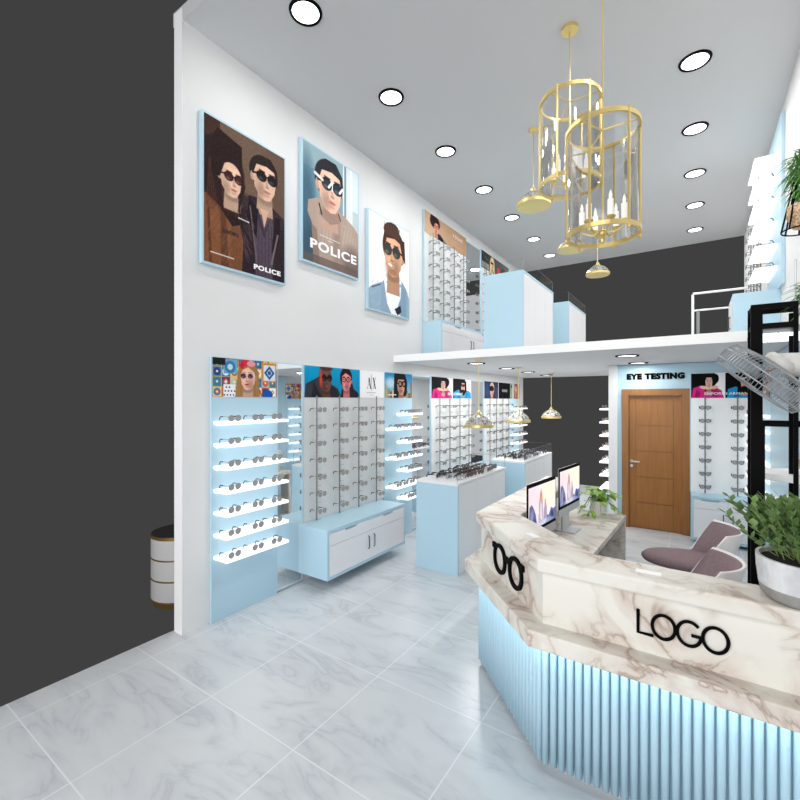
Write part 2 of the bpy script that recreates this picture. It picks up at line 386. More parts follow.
def pic_leather():
    c = Cv(.70, 240); c.grad((120,88,70), (104,84,72))
    c.rect(0, .12, .4, 1, (64,42,36)); c.ell(.62, .8, .14, .3, (98,76,64), soft=.6)
    # man: jacket, shirt
    c.poly([(.27,.0),(.29,.45),(.36,.58),(.5,.6),(.7,.5),(.7,0)], (44,32,38))
    c.ell(.33, .52, .07, .05, (58,44,50), soft=.8); c.ell(.62, .47, .09, .05, (58,44,50), soft=.8)
    c.poly([(.42,.0),(.41,.34),(.44,.55),(.56,.56),(.6,.36),(.58,.0)], (84,70,84))
    for k in range(5): c.line((.44+.035*k, 0), (.45+.03*k, .4), .006, (66,54,68), .7)
    face(c, .505, .745, .155, (222,182,158), (38,28,28), t=.6, style='short', shades='dark', lips=(190,120,110))
    c.poly([(.44,.52),(.5,.35),(.57,.5),(.55,.44),(.5,.3),(.43,.44)], (58,48,60)); c.poly([(.465,.52),(.5,.38),(.54,.52)], (214,172,150))
    c.poly([(.36,.57),(.44,.5),(.43,.28),(.34,.4)], (30,20,26)); c.poly([(.6,.5),(.66,.5),(.64,.3),(.57,.2)], (32,22,28))
    c.line((.37,.5), (.43,.1), .006, (110,96,100)); c.line((.63,.36), (.57,.12), .008, (120,104,108))
    for k in range(26):
        x0 = .29+.1*c.rng.rand(); y0 = .1+.35*c.rng.rand(); c.line((x0, y0), (x0+.03, y0-.05), .004, (82,66,72), .7)
    # woman: jacket and hair
    c.poly([(0,0),(0,.46),(.1,.5),(.24,.46),(.31,.22),(.3,0)], (128,80,52)); c.poly([(.13,.0),(.12,.45),(.16,.46),(.19,0)], (98,60,42))
    c.poly([(.2,.0),(.2,.38),(.29,.3),(.3,.0)], (116,74,50)); c.rect(.14, .27, .235, .262, (70,46,38)); c.line((.05,.0), (.03,.4), .01, (92,54,38))
    for k in range(40):
        x0 = .28*c.rng.rand(); y0 = .4*c.rng.rand(); c.line((x0, y0), (x0+.02, y0+.04), .005, (150,100,70), .35)
    c.ell(.13, .66, .19, .24, (40,26,26), soft=.1)
    c.poly([(0,.75),(.0,.5),(.1,.42),(.22,.3),(.3,.34),(.27,.5),(.3,.6),(.16,.8)], (44,26,26))
    for k in range(18): c.line((.04+.012*k, .72), (.02+.015*k, .36+.05*c.rng.rand()), .005, (88,54,46), .6)
    face(c, .21, .63, .125, (226,186,160), (50,30,28), t=.8, style='none', shades='dark', lips=(190,110,104), lens=(70,30,30))
    c.poly([(.04,.84),(.06,.6),(.12,.62),(.16,.74),(.26,.78),(.3,.74),(.3,.9),(.1,.95)], (40,24,24))
    c.poly([(.06,.62),(.1,.44),(.16,.36),(.14,.48),(.13,.6)], (46,28,27)); c.poly([(.3,.7),(.33,.62),(.3,.5),(.26,.4),(.29,.6)], (46,28,27))
    c.line((.05,.075), (.23,.072), .004, (225,215,205)); c.line((.27,.38), (.36,.375), .004, (230,225,220))
    c.grain(.05, 4); return c.out()
def pic_shirt():
    c = Cv(.722, 240); c.grad((96,134,150), (150,176,184)); c.rect(.0, .14, .1, .8, (110,150,168)); c.ell(.04, .45, .1, .4, (70,104,122), soft=.8)
    c.rect(.5, .72, .45, 1, (216,228,232)); c.rect(.52, .545, .4, 1, (120,140,150)); c.rect(.6, .63, .5, 1, (238,244,246)); c.rect(.64, .72, .3, .62, (190,204,208))
    c.ell(.08, .12, .1, .2, (60,86,104), soft=.8)
    c.poly([(.17,0),(.1,.34),(.05,.42),(.06,.52),(.16,.57),(.3,.6),(.52,.53),(.66,.47),(.722,.42),(.722,0)], (176,154,142))
    c.ell(.3, .36, .12, .16, (190,168,156), soft=.9, a=.8); c.ell(.56, .3, .12, .14, (190,170,158), soft=.9, a=.8); c.ell(.42, .2, .05, .25, (150,126,116), soft=1, a=.7)
    c.poly([(.12,0),(.1,.33),(.16,.3),(.2,0)], (146,122,112)); c.ell(.63, .12, .14, .14, (120,104,98), soft=.8); c.rect(0, .722, 0, .07, (104,88,84), .7)
    for k in range(12): c.line((.2+.04*k, .1), (.24+.045*k, .42), .008, (160,136,126), .35)
    face(c, .33, .71, .215, (236,190,168), (44,44,50), t=.55, style='short', shades='dark', lips=(214,112,110), lens=(40,50,58))
    c.poly([(.2,.5),(.33,.45),(.45,.5),(.46,.44),(.33,.39),(.19,.44)], (158,134,122)); c.line((.19,.53), (.22,.45), .008, (40,36,40)); c.line((.44,.52), (.47,.47), .006, (40,36,40))
    for g in (.33, .475):
        c.line((g-.02,.72), (g+.02,.77), .012, (240,244,248)); c.line((g+.025,.7), (g+.03,.76), .006, (230,236,240))
    c.line((.14,.78), (.23,.755), .014, (236,232,226))
    c.line((.2,.262), (.46,.262), .003, (235,230,226)); c.line((.3,.238), (.36,.238), .003, (235,230,226))
    c.grain(.03, 4); return c.out()
def pic_denim():
    c = Cv(.756, 240); c.bg((250,250,250))
    c.poly([(0,0),(.0,.2),(.05,.24),(.22,.31),(.34,.34),(.58,.36),(.72,.3),(.756,.22),(.756,0)], (150,176,196))
    for k in range(60):
        x0 = .75*c.rng.rand(); y0 = .3*c.rng.rand(); c.line((x0, y0), (x0+.02, y0+.03), .006, (170,192,208), .5)
    c.poly([(.3,0),(.26,.33),(.5,.3),(.62,.34),(.58,0)], (252,252,252))
    face(c, .44, .655, .25, (226,172,138), (66,42,32), t=-.45, style='quiff', shades='dark', lips=(240,236,230), lens=(52,58,56), frame=(50,52,50))
    c.ell(.40, .50, .11, .05, (176,122,94), soft=1, a=.6); c.ell(.375, .532, .042, .015, (250,248,244), rot=-.1, soft=.1); c.ell(.42, .45, .1, .03, (160,110,86), soft=1, a=.7)
    c.poly([(.26,.34),(.32,.1),(.4,.0),(.2,.0),(.22,.3)], (142,168,190)); c.poly([(.6,.4),(.58,.2),(.48,.02),(.7,.0),(.7,.32)], (132,160,184))
    c.poly([(.46,.06),(.58,.12),(.6,.05),(.52,0)], (38,44,60)); c.line((.05,.22), (.2,.28), .006, (60,72,90))
    c.poly([(.55,.86),(.66,.86),(.68,.6),(.62,.66)], (60,38,30))
    return c.out()
def pic_tiles(asp=2.03):
    c = Cv(asp, 84); c.bg((196,160,116)); r = c.rng
    pal = [(60,120,170),(210,90,60),(240,200,120),(70,140,90),(240,240,235),(40,70,140),(150,190,210),(180,60,50)]
    for i in range(9):
        for j in range(4):
            x0, y0 = i*.25, j*.26; b = pal[r.randint(8)]; d = pal[r.randint(8)]; e = pal[r.randint(8)]
            c.rect(x0+.01, x0+.24, y0+.01, y0+.25, b); c.ell(x0+.125, y0+.13, .1, .1, d, soft=.1); c.poly([(x0+.125,y0+.2),(x0+.19,y0+.13),(x0+.125,y0+.06),(x0+.06,y0+.13)], e); c.ell(x0+.125, y0+.13, .03, .03, (250,230,150))
    c.rect(.3, .65, 0, .33, (236,238,240))
    for k in range(10): c.ell(.33+.09*(k % 4)+.03*(k//4), .05+.1*(k//4), .022, .022, (20,24,30))
    c.rect(.3, .72, .6, .98, (110,170,200)); c.ell(.5, .78, .16, .16, (60,120,170), soft=.1); c.ell(.5, .78, .08, .08, (190,220,225), soft=.1)
    c.rect(1.5, 2.0, .42, .95, (208,140,60)); c.rect(1.56, 1.97, .46, .9, (216,226,236))
    c.poly([(1.765,.88),(1.95,.68),(1.765,.48),(1.58,.68)], (40,80,140)); c.poly([(1.765,.8),(1.87,.68),(1.765,.56),(1.66,.68)], (170,200,225)); c.ell(1.765,.68,.06,.06,(50,90,150))
    c.rect(0, .36, .82, 1, (30,34,38))
    c.poly([(.62,0),(.8,.16),(1.1,.22),(1.4,.18),(1.6,0)], (150,110,50)); c.poly([(1.1,0),(1.15,.28),(1.35,.2),(1.5,0)], (232,180,160)); c.ell(1.7, .06, .18, .14, (30,80,170), soft=.1)
    face(c, 1.05, .52, .34, (234,184,160), (158,118,70), t=-.5, style='long', shades='dark', lips=(190,50,60), frame=(220,200,205), lens=(96,44,60))
    c.ell(.98, .92, .16, .09, (214,46,66), soft=.2); c.ell(1.15, .9, .14, .08, (236,150,160), soft=.2); c.ell(.86, .84, .07, .09, (200,40,60), soft=.2)
    return c.out()
def pic_pair():
    c = Cv(2.73, 84); c.grad((0,128,178), (10,160,206))
    c.poly([(.0,0),(.05,.42),(.35,.55),(.7,.7),(1.1,.5),(1.55,.3),(1.75,0)], (54,56,64)); c.poly([(.3,0),(.4,.5),(.7,.1),(.9,0)], (34,34,42)); c.poly([(1.0,.05),(1.15,.5),(1.5,.25),(1.6,0)], (40,42,50))
    c.ell(.76, .6, .14, .34, (150,40,40), soft=.6, a=.6)
    face(c, .98, .58, .40, (112,74,66), (60,36,34), t=.3, style='none', shades='dark', lips=(150,84,90), shadow=.6)
    c.ell(.98, .95, .3, .08, (84,50,46), soft=.4); c.ell(.73, .62, .06, .26, (226,74,46), soft=.8, a=.8)
    c.ell(1.98, .68, .32, .36, (46,16,26), soft=.1); c.poly([(2.2,.8),(2.32,.5),(2.5,.0),(2.15,0),(2.1,.4)], (60,20,30)); c.poly([(1.7,0),(1.75,.3),(2.0,.2),(2.3,.35),(2.6,.2),(2.73,0)], (38,30,44))
    face(c, 2.0, .57, .35, (232,140,140), (50,20,28), t=-.3, style='none', shades='frames', lips=(200,60,90), frame=(30,20,40))
    c.poly([(1.72,.7),(1.78,.95),(2.05,1.0),(2.25,.85),(2.28,.6),(2.2,.75),(1.95,.85)], (52,18,28))
    return c.out()
def pic_city():
    c = Cv(2.0, 84); c.grad((150,196,220), (40,140,200)); c.ell(.4, .6, .35, .2, (220,236,244), soft=.9, a=.8)
    for k in range(12):
        h = .2+.22*c.rng.rand(); c.rect(.0+.17*k, .16+.17*k, 0, h, [(196,176,130),(160,140,104),(112,100,80),(214,198,158)][k % 4])
    c.rect(1.85, 2.0, 0, .68, (150,120,90)); c.rect(0, .1, 0, .56, (176,160,120))
    c.poly([(.6,0),(.65,1),(1.2,1),(1.35,.4),(1.5,0)], (24,20,24)); c.poly([(1.0,0),(1.05,.25),(1.4,.2),(1.5,0)], (226,180,150))
    face(c, 1.15, .52, .41, (206,152,130), (22,18,20), t=.5, style='bob', shades='frames', lips=(200,20,40), frame=(12,12,14))
    for g in (1.10, 1.40):
        for k in range(20):
            a0, a1 = 2*PI*k/20, 2*PI*(k+1)/20; c.line((g+.14*math.cos(a0), .57+.11*math.sin(a0)), (g+.14*math.cos(a1), .57+.11*math.sin(a1)), .022, (12,12,14))
    c.rect(.22, .8, .1, .14, (240,238,230), .9)
    return c.out()
def pic_pink():
    c = Cv(2.1, 84); c.bg((8,8,10)); c.rect(1.5, 2.1, 0, 1, (250,248,250))
    c.poly([(.05,0),(.12,.4),(.6,.5),(1.0,.4),(1.5,.45),(1.9,.3),(2.05,0)], (214,40,130)); c.poly([(.2,0),(.35,.35),(.6,.2),(.5,0)], (160,24,92)); c.poly([(1.3,.1),(1.5,.4),(1.8,.2),(1.6,0)], (176,30,104))
    c.ell(1.15, .75, .52, .3, (12,10,12), soft=.1); c.ell(1.55, .78, .18, .18, (10,9,11), soft=.1)
    face(c, 1.12, .64, .31, (230,180,164), (12,10,12), t=.1, style='bob', shades='frames', lips=(220,150,150), frame=(190,170,170))
    c.ell(.85, .42, .32, .07, (236,190,170), rot=-.1, soft=.2); c.ell(1.4, .42, .3, .07, (230,180,160), rot=.1, soft=.2)
    return c.out()
def pic_blue():
    c = Cv(2.1, 84); c.bg((8,8,10)); c.rect(1.35, 2.1, 0, 1, (250,249,250))
    c.poly([(.1,0),(.15,.35),(.6,.45),(1.1,.3),(1.7,.42),(2.05,.3),(2.1,0)], (28,150,206)); c.poly([(.5,0),(.6,.3),(.8,.1)], (16,100,150)); c.poly([(1.4,0),(1.5,.35),(1.75,.2)], (20,120,176))
    c.poly([(.7,0+.2),(.8,.9),(1.5,.9),(1.55,.35),(1.2,.2)], (10,9,12))
    face(c, 1.12, .62, .31, (228,170,150), (12,10,12), t=-.1, style='bob', shades='dark', lips=(190,90,90), lens=(60,40,50))
    c.ell(1.1, .3, .25, .16, (8,8,10), soft=.2)
    return c.out()
def pic_platinum():
    c = Cv(2.1, 84); c.bg((30,36,62)); c.ell(.5, .5, .5, .5, (58,72,118), soft=.9, a=.7); c.ell(1.8, .4, .3, .5, (70,76,110), soft=.9, a=.6)
    face(c, 1.12, .5, .40, (216,162,142), (206,184,160), t=-.4, style='short', shades='dark', lips=(190,110,110), frame=(8,8,10), lens=(10,10,14))
    c.ell(1.05, .6, .38, .16, (8,8,12), soft=.15)
    return c.out()
def pic_bottle():
    c = Cv(1.9, 84); c.bg((178,186,180)); c.rect(0, .3, 0, 1, (140,160,120)); c.ell(.2, .8, .1, .1, (20,30,20)); c.rect(.1, .2, 0, .5, (170,120,90))
    c.poly([(.75,0),(.7,.5),(.8,1),(1.3,1),(1.4,.3),(1.5,0)], (150,70,60)); c.ell(1.35, .45, .14, .5, (150,150,90), soft=.4); c.ell(1.65, .3, .1, .3, (196,176,150), soft=.5)
    face(c, 1.05, .62, .3, (226,160,130), (150,60,50), t=.1, style='long', shades='dark', lips=(190,60,60), frame=(200,170,160), lens=(200,140,130))
    return c.out()
def pic_tan():
    c = Cv(4.37, 84); c.grad((206,172,142), (176,138,106), 0)
    c.poly([(.9,0),(1.2,.3),(1.5,.28),(1.9,.1),(2.2,0)], (22,24,44))
    c.ell(.98, .72, .48, .3, (46,24,24), soft=.2); c.ell(.85, .9, .3, .14, (40,22,22), soft=.3)
    face(c, 1.12, .5, .3, (232,160,136), (50,26,24), t=.4, style='short', shades='frames', lips=(190,70,70), frame=(150,60,70))
    c.line((2.7,.4), (3.5,.4), .008, (236,214,190), .7); c.line((2.6,.24), (4.0,.2), .008, (226,200,172), .5)
    return c.out()
def pic_night():
    c = Cv(4.37, 84); c.grad((30,32,34), (120,122,120), 0)
    for k in range(14): c.line((.0+.1*k, .9-.03*k), (.6+.1*k, .62), .02, [(60,60,60),(16,16,18),(120,118,112)][k % 3])
    face(c, 1.6, .55, .33, (222,180,140), (216,196,150), t=-.5, style='long', shades='dark', lips=(180,60,60))
    c.ell(2.6, .4, .2, .18, (226,60,50), soft=.3); c.ell(3.4, .4, .4, .3, (70,72,78), soft=.4)
    for k in range(6): c.rect(.1+.18*k, .2+.18*k, .05, .4, (170,168,160))
    return c.out()
def pic_screen():
    c = Cv(1.65, 110); c.grad((252,244,250), (250,246,236)); c.ell(.25, .7, .4, .4, (252,228,240), soft=1, a=.8); c.ell(1.3, .8, .5, .4, (255,250,224), soft=1, a=.8)
    c.poly([(.0,0),(.05,.55),(.18,.6),(.3,.48),(.42,.3),(.5,0)], (92,98,146)); c.poly([(.05,.0),(.12,.4),(.25,.5),(.3,.1)], (140,146,186)); c.poly([(.2,0),(.28,.3),(.4,.2),(.42,0)], (58,62,112))
    c.poly([(.55,.1),(.6,.6),(.72,.86),(.82,.62),(.86,.3),(.8,.05)], (198,176,190)); c.poly([(.6,.4),(.66,.8),(.74,.9),(.8,.74),(.82,.5),(.74,.7)], (228,148,120)); c.poly([(.66,.2),(.7,.6),(.76,.5),(.78,.1)], (240,232,238))
    c.poly([(.5,.3),(.58,.62),(.6,.3)], (248,238,244)); c.poly([(.85,.1),(.92,.42),(1.0,.56),(1.08,.4),(1.1,.12)], (176,158,188)); c.ell(.98, .5, .04, .12, (220,150,150), soft=.5)
    c.poly([(1.0,.0),(1.1,.2),(1.2,.16),(1.35,.34),(1.5,.28),(1.65,.3),(1.65,0)], (100,112,166)); c.poly([(1.3,.1),(1.4,.3),(1.5,.2),(1.55,.05)], (40,50,90))
    c.ell(.8, .05, .6, .08, (196,204,228), soft=.8, a=.7)
    return c.out()
PIC = {}
def picmesh(key, fn, w, h):
    if key not in PIC: PIC[key] = print_mesh(key, fn(), w, h)
    return PIC[key]
def put_print(name, me, parent, loc, label=None):
    o = bpy.data.objects.new(name, me); COL.objects.link(o); o.parent = parent; o.location = loc
    if label: o['label'] = label
    return o

# ------------------------------------------------------------ dimensions
XL, XR = -3.6, .8          # inner faces of the long walls
Y0, Y1 = 2.014, 10.85       # shop front line and open back
ZC, ZM = 5.23, 2.64        # ceiling, mezzanine floor top
# setting
struct(box('floor', FLOOR, -3.745, .95, -1.5, 10.9, -.12, 0))
struct(box('wall_left', WALL, -3.722, XL, Y0, Y1, 0, ZC))
struct(box('trim_1', WHITEB, -3.722, -3.6, Y0-.004, Y0-.0005, 0, ZC+.1))
struct(box('wall_right', WALL, XR, .95, Y0, Y1, 0, ZC))
struct(box('ceiling', CEIL, -3.745, .95, Y0, Y1, ZC, ZC+.12))
struct(box('floor_mezzanine', WALL, XL, XR, 5.16, Y1, 2.555, ZM))
struct(box('trim_2', WHITEB, XL, XR, 5.135, 5.16, 2.545, ZM+.004))
# eye testing room: front wall with opening for the door, white side wall
m = B()
m.box(-1.02, -.945, 7.7, 7.8, 0, 2.545).box(-.075, XR, 7.7, 7.8, 0, 2.545).box(-.945, -.075, 7.7, 7.8, 2.155, 2.545)
struct(m.obj('wall_eye_room_front', BLUE))
struct(box('wall_eye_room_side', WALL, -1.15, -1.02, 7.66, Y1, 0, 2.55))
# door
dr = tag(thing('door', 'honey brown wooden door in wood frame under the EYE TESTING sign', 'door', (-.51, 7.7, 0)), kind='structure'); dr.name = 'door_1'
f = B(); f.box(-.45,-.355,-.035,.1,0,2.17).box(.355,.45,-.035,.1,0,2.17).box(-.355,.355,-.035,.1,2.07,2.17); f.box(-.375,-.345,-.015,.1,0,2.09).box(.345,.375,-.015,.1,0,2.09).box(-.345,.345,-.015,.1,2.05,2.09)
f.obj('door_frame', DOORF, dr, bevel=.004)
lf = B(); lf.box(-.345,.345,.03,.07,.005,2.05)
for x0, x1, z0, z1 in [(-.345,-.262,.0,2.05),(.245,.345,.0,2.05)]+[(-.255,.238,a,b) for a, b in ((.01,.4),(.407,.8),(.807,1.2),(1.207,1.6),(1.607,2.04))]: lf.box(x0+.001,x1,.018,.031,z0+.005,z1)
lf.obj('door_leaf', DOORW, dr)
h = B(); h.box(-.33,-.2,-.03,-.012,1.03,1.05).box(-.325,-.305,-.03,.02,1.03,1.05); h.tube([(-.315,.018,.97),(-.315,-.01,.97)], .022, 14).tube([(-.315,.018,1.04),(-.315,.0,1.04)], .024, 14)
h.obj('door_handle', SCRG, dr, smooth=False)
sg = thing('eye_testing_sign', 'black raised EYE TESTING lettering on blue wall above the brown door', 'sign', (-.51, 7.7, 2.36))
text('lettering', 'EYE TESTING', .112, BLK, sg, (0,-.006,0), UP, 1.05, .006, .0085, spacing=1.14)

# ------------------------------------------------------------ eyewear
def spec_parts(rim, arm, lens, rr=.028, full=True, wire=.0024):
    """front faces -Y, rests on z=0, arms run back to +Y"""
    R = Matrix.Identity(3)
    out = []
    fr = B()
    for q in (-1, 1): fr.tube([(q*.034+rr*math.cos(a), 0, .029+rr*.95*math.sin(a)) for a in [2*PI*k/14 for k in range(14)]], wire, 5, True)
    fr.tube([(-.008,0,.04),(0,-.003,.044),(.008,0,.04)], wire, 5)
    for q in (-1, 1): fr.tube([(q*.06,0,.04),(q*.067,.002,.042),(q*.067,.012,.042)], wire*1.2, 5)
    out.append(('frame', fr, [rim]))
    for q in (-1, 1):
        l = B(); n = 14
        a = [(q*.034+rr*.96*math.cos(2*PI*k/n), .029+rr*.91*math.sin(2*PI*k/n)) for k in range(n)]
        v0 = [l.bm.verts.new((x, -.001, z)) for x, z in a]; v1 = [l.bm.verts.new((x, .001, z)) for x, z in a]
        l._f(v0); l._f(v1)
        for k in range(n): l._f([v0[k], v0[(k+1) % n], v1[(k+1) % n], v1[k]])
        out.append(('lens', l, [lens]))
    for q in (-1, 1):
        t = B(); t.tube([(q*.067,.012,.042),(q*.067,.075,.042)], wire*1.1, 5); t.k = 1
        t.tube([(q*.067,.075,.042),(q*.067,.112,.041),(q*.066,.122,.034),(q*.065,.13,.012)], wire*2.0, 5)
        out.append(('temple_arm', t, [arm, TIP]))
    return out
def spec_proto(rim, arm, lens, whole, **k):
    ps = spec_parts(rim, arm, lens, **k)
    if whole:
        ms = []; bm = B()
        for nm, b, mm in ps:
            me = bpy.data.meshes.new('x'); b.bm.to_mesh(me); b.bm.free(); n0 = len(bm.bm.faces)
            bm.bm.from_mesh(me); bpy.data.meshes.remove(me); bm.bm.faces.ensure_lookup_table()
            off = len(ms); ms += mm
            for i in range(n0, len(bm.bm.faces)): bm.bm.faces[i].material_index += off
        o = bm.obj('eyeglasses', ms); tag(o, 'x', 'eyeglasses'); return o
    r = thing('eyeglasses', 'x', 'eyeglasses')
    for nm, b, mm in ps: b.obj(nm, mm, r)
    return r
P_WIRE = spec_proto(GOLDW, GOLDW, LENS, False)
DARKW = mat('dark_wire', rgb(84,84,88), .4)
P_FAR = spec_proto(DARKW, GOLDW, LENS, True, wire=.0032)
P_CLR = spec_proto(DARKW, DARKW, LENS, True, wire=.0032)
P_BLK = spec_proto(FBLK, FBLK, LENSB, False, wire=.004)
P_BRN = spec_proto(FBRN, FBRN, LENSB, False, wire=.0045)
P_GRY = spec_proto(FGRY, FGRY, LENSC, False, wire=.004)
P_TEAL = spec_proto(FBLK, FBLK, LENST, False, rr=.032, wire=.0045)
_used = {}
NG = 0
def glasses(proto, loc, rz, label, group, tilt=0):
    global NG; NG += 1
    if proto.name not in _used:
        _used[proto.name] = 1; proto.location = loc; proto.rotation_euler = (tilt, 0, rz); proto['label'] = label; proto['group'] = group; return proto
    return dup(proto, loc, None, label, group, rot=(tilt, 0, rz))
def W(root, x, y, z):
    a = root.rotation_euler[2]; c, s = math.cos(a), math.sin(a)
    return (root.location[0]+x*c-y*s, root.location[1]+x*s+y*c, root.location[2]+z)

# ------------------------------------------------------------ wall displays (local X along the wall, -Y towards the aisle)
LV = [1.81, 1.61, 1.41, 1.2, 1.0, .8, .6]
def shelf_display(loc, rz, w, label, pic, levels, spans, depth=.2, h=2.39, base=0, hz=2.03, plabel=None):
    r = thing('shelf_display', label, 'display shelf', loc, rz)
    box('back_panel', BLUE, 0, w, -.03, 0, base, h, r)
    if pic: put_print('header_poster', pic, r, (.01, -.034, hz), plabel)
    for z, (a, b) in zip(levels, spans):
        s = box('shelf', LED, a, b, -.03-depth, -.03, z-.028, z, r, bevel=.003)
        box('light_strip', STRIP, a+.02, b-.02, -.055, -.032, z-.04, z-.0285, s)
    return r
def rod_display(loc, rz, w, label, heads, rods, z0, z1=2.03, rows=None, h=2.39, trimx=True):
    r = thing('rod_display', label, 'eyewear display', loc, rz)
    box('back_panel', GREYP, 0, w, -.03, 0, z0, h, r)
    x = 0
    for me, ww, lb in heads:
        if me is not None: put_print('header_poster', me, r, (x+.003, -.034, z1), lb)
        x += ww
    box('edge_trim', BLUE, -.012, 0, -.034, 0, z0, h, r)
    for rx in rods:
        ro = B().tube([(rx, -.075, z0+.002), (rx, -.075, z1+.02)], .0085, 8).obj('rod', ROD, r)
        pg = B()
        for z in rows or []:
            for q in (-.03, .03):
                pg.tube([(rx, -.075, z+.008), (rx+q, -.08, z+.006), (rx+q, -.14, z+.012)], .0022, 4)
                pg.tube([(rx, -.075, z-.075), (rx+q*.8, -.08, z-.078), (rx+q*.8, -.12, z-.07)], .0018, 4)
        if rows: pg.obj('peg', PEG, ro)
    return r
ROWS = [1.863-.188*k for k in range(7)]
SHG = [.11, .36, .58]
def fill_rods(r, rods, rows, proto, who, group, rowname=lambda i: ORD[i], side='left', mark=''):
    for j, x in enumerate(rods):
        for i, z in enumerate(rows):
            glasses(proto, W(r, x, -.165, z), r.rotation_euler[2], f'glasses, {ORD[i]} down on {ORD[j]} rod from left, {who}', group)
A90 = PI/2
# ---- left wall, ground floor
M_T = picmesh('woman_and_tiles', pic_tiles, .72, .355)
M_P = picmesh('man_and_woman', pic_pair, .955, .355)
M_C = picmesh('woman_in_city', pic_city, .70, .355)
M_K = picmesh('woman_in_pink', pic_pink, .75, .355)
M_B = picmesh('woman_in_blue', pic_blue, .75, .355)
M_N = picmesh('platinum_haired_man', pic_platinum, .75, .355)
M_W = picmesh('woman_with_bottle', pic_bottle, .66, .355)
M_V = picmesh('tan_portrait', pic_tan, 1.52, .35)
M_D = picmesh('dark_portrait', pic_night, 1.55, .35)
sA = shelf_display((XL, 2.26, 0), A90, .74, 'pale blue lit shelf display nearest the shop front, patterned tile poster on top', M_T, LV, [(.02,.72)]*7, plabel='poster of woman in sunglasses before patterned tiles')
for i, z in enumerate(LV):
    for j, x in enumerate(SHG):
        glasses(P_WIRE, W(sA, x, -.215, z), A90, f'gold-armed glasses, {("left","middle","right")[j]} pair on {ORD[i]} lit shelf down, nearest blue display', 'glasses on the nearest lit shelves')
def mirror(loc, rz, w, h, label, base=.02):
    r = thing('wall_mirror', label, 'mirror', loc, rz)
    b = B(); b.box(0,.008,-.022,0,base,h).box(w-.008,w,-.022,0,base,h).box(.008,w-.008,-.022,0,h-.012,h).box(.008,w-.008,-.022,0,base,base+.012)
    b.obj('mirror_frame', TRIM, r); box('mirror_glass', MIRR, .008, w-.008, -.018, -.002, base+.012, h-.012, r); return r
mirror((XL, 3.003, 0), A90, .352, 2.39, 'tall narrow wall mirror between nearest blue shelves and nearest rod display')
AXm = None
RA = [.15, .53, .89, 1.26]
rA = rod_display((XL, 3.37, 0), A90, 1.49, 'grey rod display above floating blue cabinet, man and woman poster and AX sign', [(M_P, .965, 'poster of man and woman in eyewear on blue')], RA, .645, rows=ROWS)
box('brand_sign', CARD, .965, 1.485, -.036, -.031, 2.03, 2.385, rA)['label'] = 'white AX brand sign'
ax = B()
def stroke(b, x0, z0, x1, z1, w): b.prism([(x0-w/2, z0), (x0+w/2, z0), (x1+w/2, z1), (x1-w/2, z1)], 0, .0015)
stroke(ax, -.085, 0, -.052, .145, .004); stroke(ax, -.02, 0, -.052, .145, .019); stroke(ax, -.078, .05, -.035, .05+.004, .004); ax.box(-.075,-.035,.048,.052,0,.0015)
stroke(ax, .085, 0, .04, .145, .019); stroke(ax, .035, 0, .085, .145, .004); ax.box(-.0015,.0015,-.03,.19,0,.0015)
ax.box(-.1,-.07,-.0015,.0015,0,.0015).box(-.035,-.005,-.0015,.0015,0,.0015).box(.02,.05,-.0015,.0015,0,.0015).box(.07,.1,-.0015,.0015,0,.0015).box(.025,.055,.143,.146,0,.0015).box(.07,.1,.143,.146,0,.0015)
for k in range(10): ax.box(-.1+.02*k,-.087+.02*k,-.055,-.05,0,.0015)
for k in range(4): ax.box(-.035+.02*k,-.022+.02*k,-.085,-.081,0,.0015)
axo = ax.obj('brand_letters', BLK, rA); axo.location = (1.2, -.0365, 2.15); axo.rotation_euler = UP; axo['label'] = 'black thin AX letters'
fill_rods(rA, RA, ROWS, P_WIRE, 'rod display beside AX sign', 'glasses on the nearest rod display')
SPB = [(.3,.7),(.02,.7),(.3,.7),(.02,.7),(.3,.7),(.02,.7),(.3,.7)]
sB = shelf_display((XL, 4.865, 0), A90, .71, 'blue staggered lit shelf display under poster of woman with sky and city', M_C, LV, SPB, plabel='poster of woman in black glasses before a city')
for i, z in enumerate(LV):
    xs = [.1,.27,.44,.61] if SPB[i][0] < .1 else [.38,.5,.63]
    for j, x in enumerate(xs):
        glasses(P_FAR, W(sB, x, -.215, z), A90, f'glasses {ORD[j]} from left on {ORD[i]} staggered shelf down under city poster', 'glasses on the staggered lit shelves')
mirror((XL, 5.585, 0), A90, .565, 2.38, 'wall mirror between staggered blue shelves and pink and blue poster display')
RB = [.21, .57, .96, 1.34]
rB = rod_display((XL, 6.165, 0), A90, 1.53, 'grey rod display behind nearer island, under pink and turquoise jacket posters', [(M_K, .765, 'poster of woman in pink jacket'), (M_B, .765, 'poster of woman in turquoise jacket')], RB, .645, rows=ROWS)
def armani(r, x): return text('poster_lettering', 'EMPORIO ARMANI', .07, CARD, r, (x, -.0365, 2.105), UP, 1.0, .0005, .0006)
armani(rB, .85)
fill_rods(rB, RB, ROWS, P_FAR, 'display under pink and turquoise posters', 'glasses on the rods under the pink poster')
mirror((XL, 7.7, 0), A90, .61, 2.38, 'wall mirror between turquoise jacket poster and platinum haired man poster')
RC = [.2, .56, .93, 1.3]
rC = rod_display((XL, 8.32, 0), A90, 1.5, 'farthest grey rod display on left wall, under platinum haired man and black posters', [(M_N, .77, 'poster of platinum haired man in black sunglasses')], RC, .645, rows=ROWS)
bs = box('black_sign', BLK, .79, 1.49, -.037, -.031, 2.03, 2.385, rC)
bl = B()
for k in range(6): bl.box(.98+.055*k, 1.022+.055*k, -.0385, -.0371, 2.18, 2.24)
bl.obj('sign_letters', FGRY, rC)
fill_rods(rC, RC, ROWS[:6], P_FAR, 'farthest ground floor left display', 'glasses on the farthest rod display')
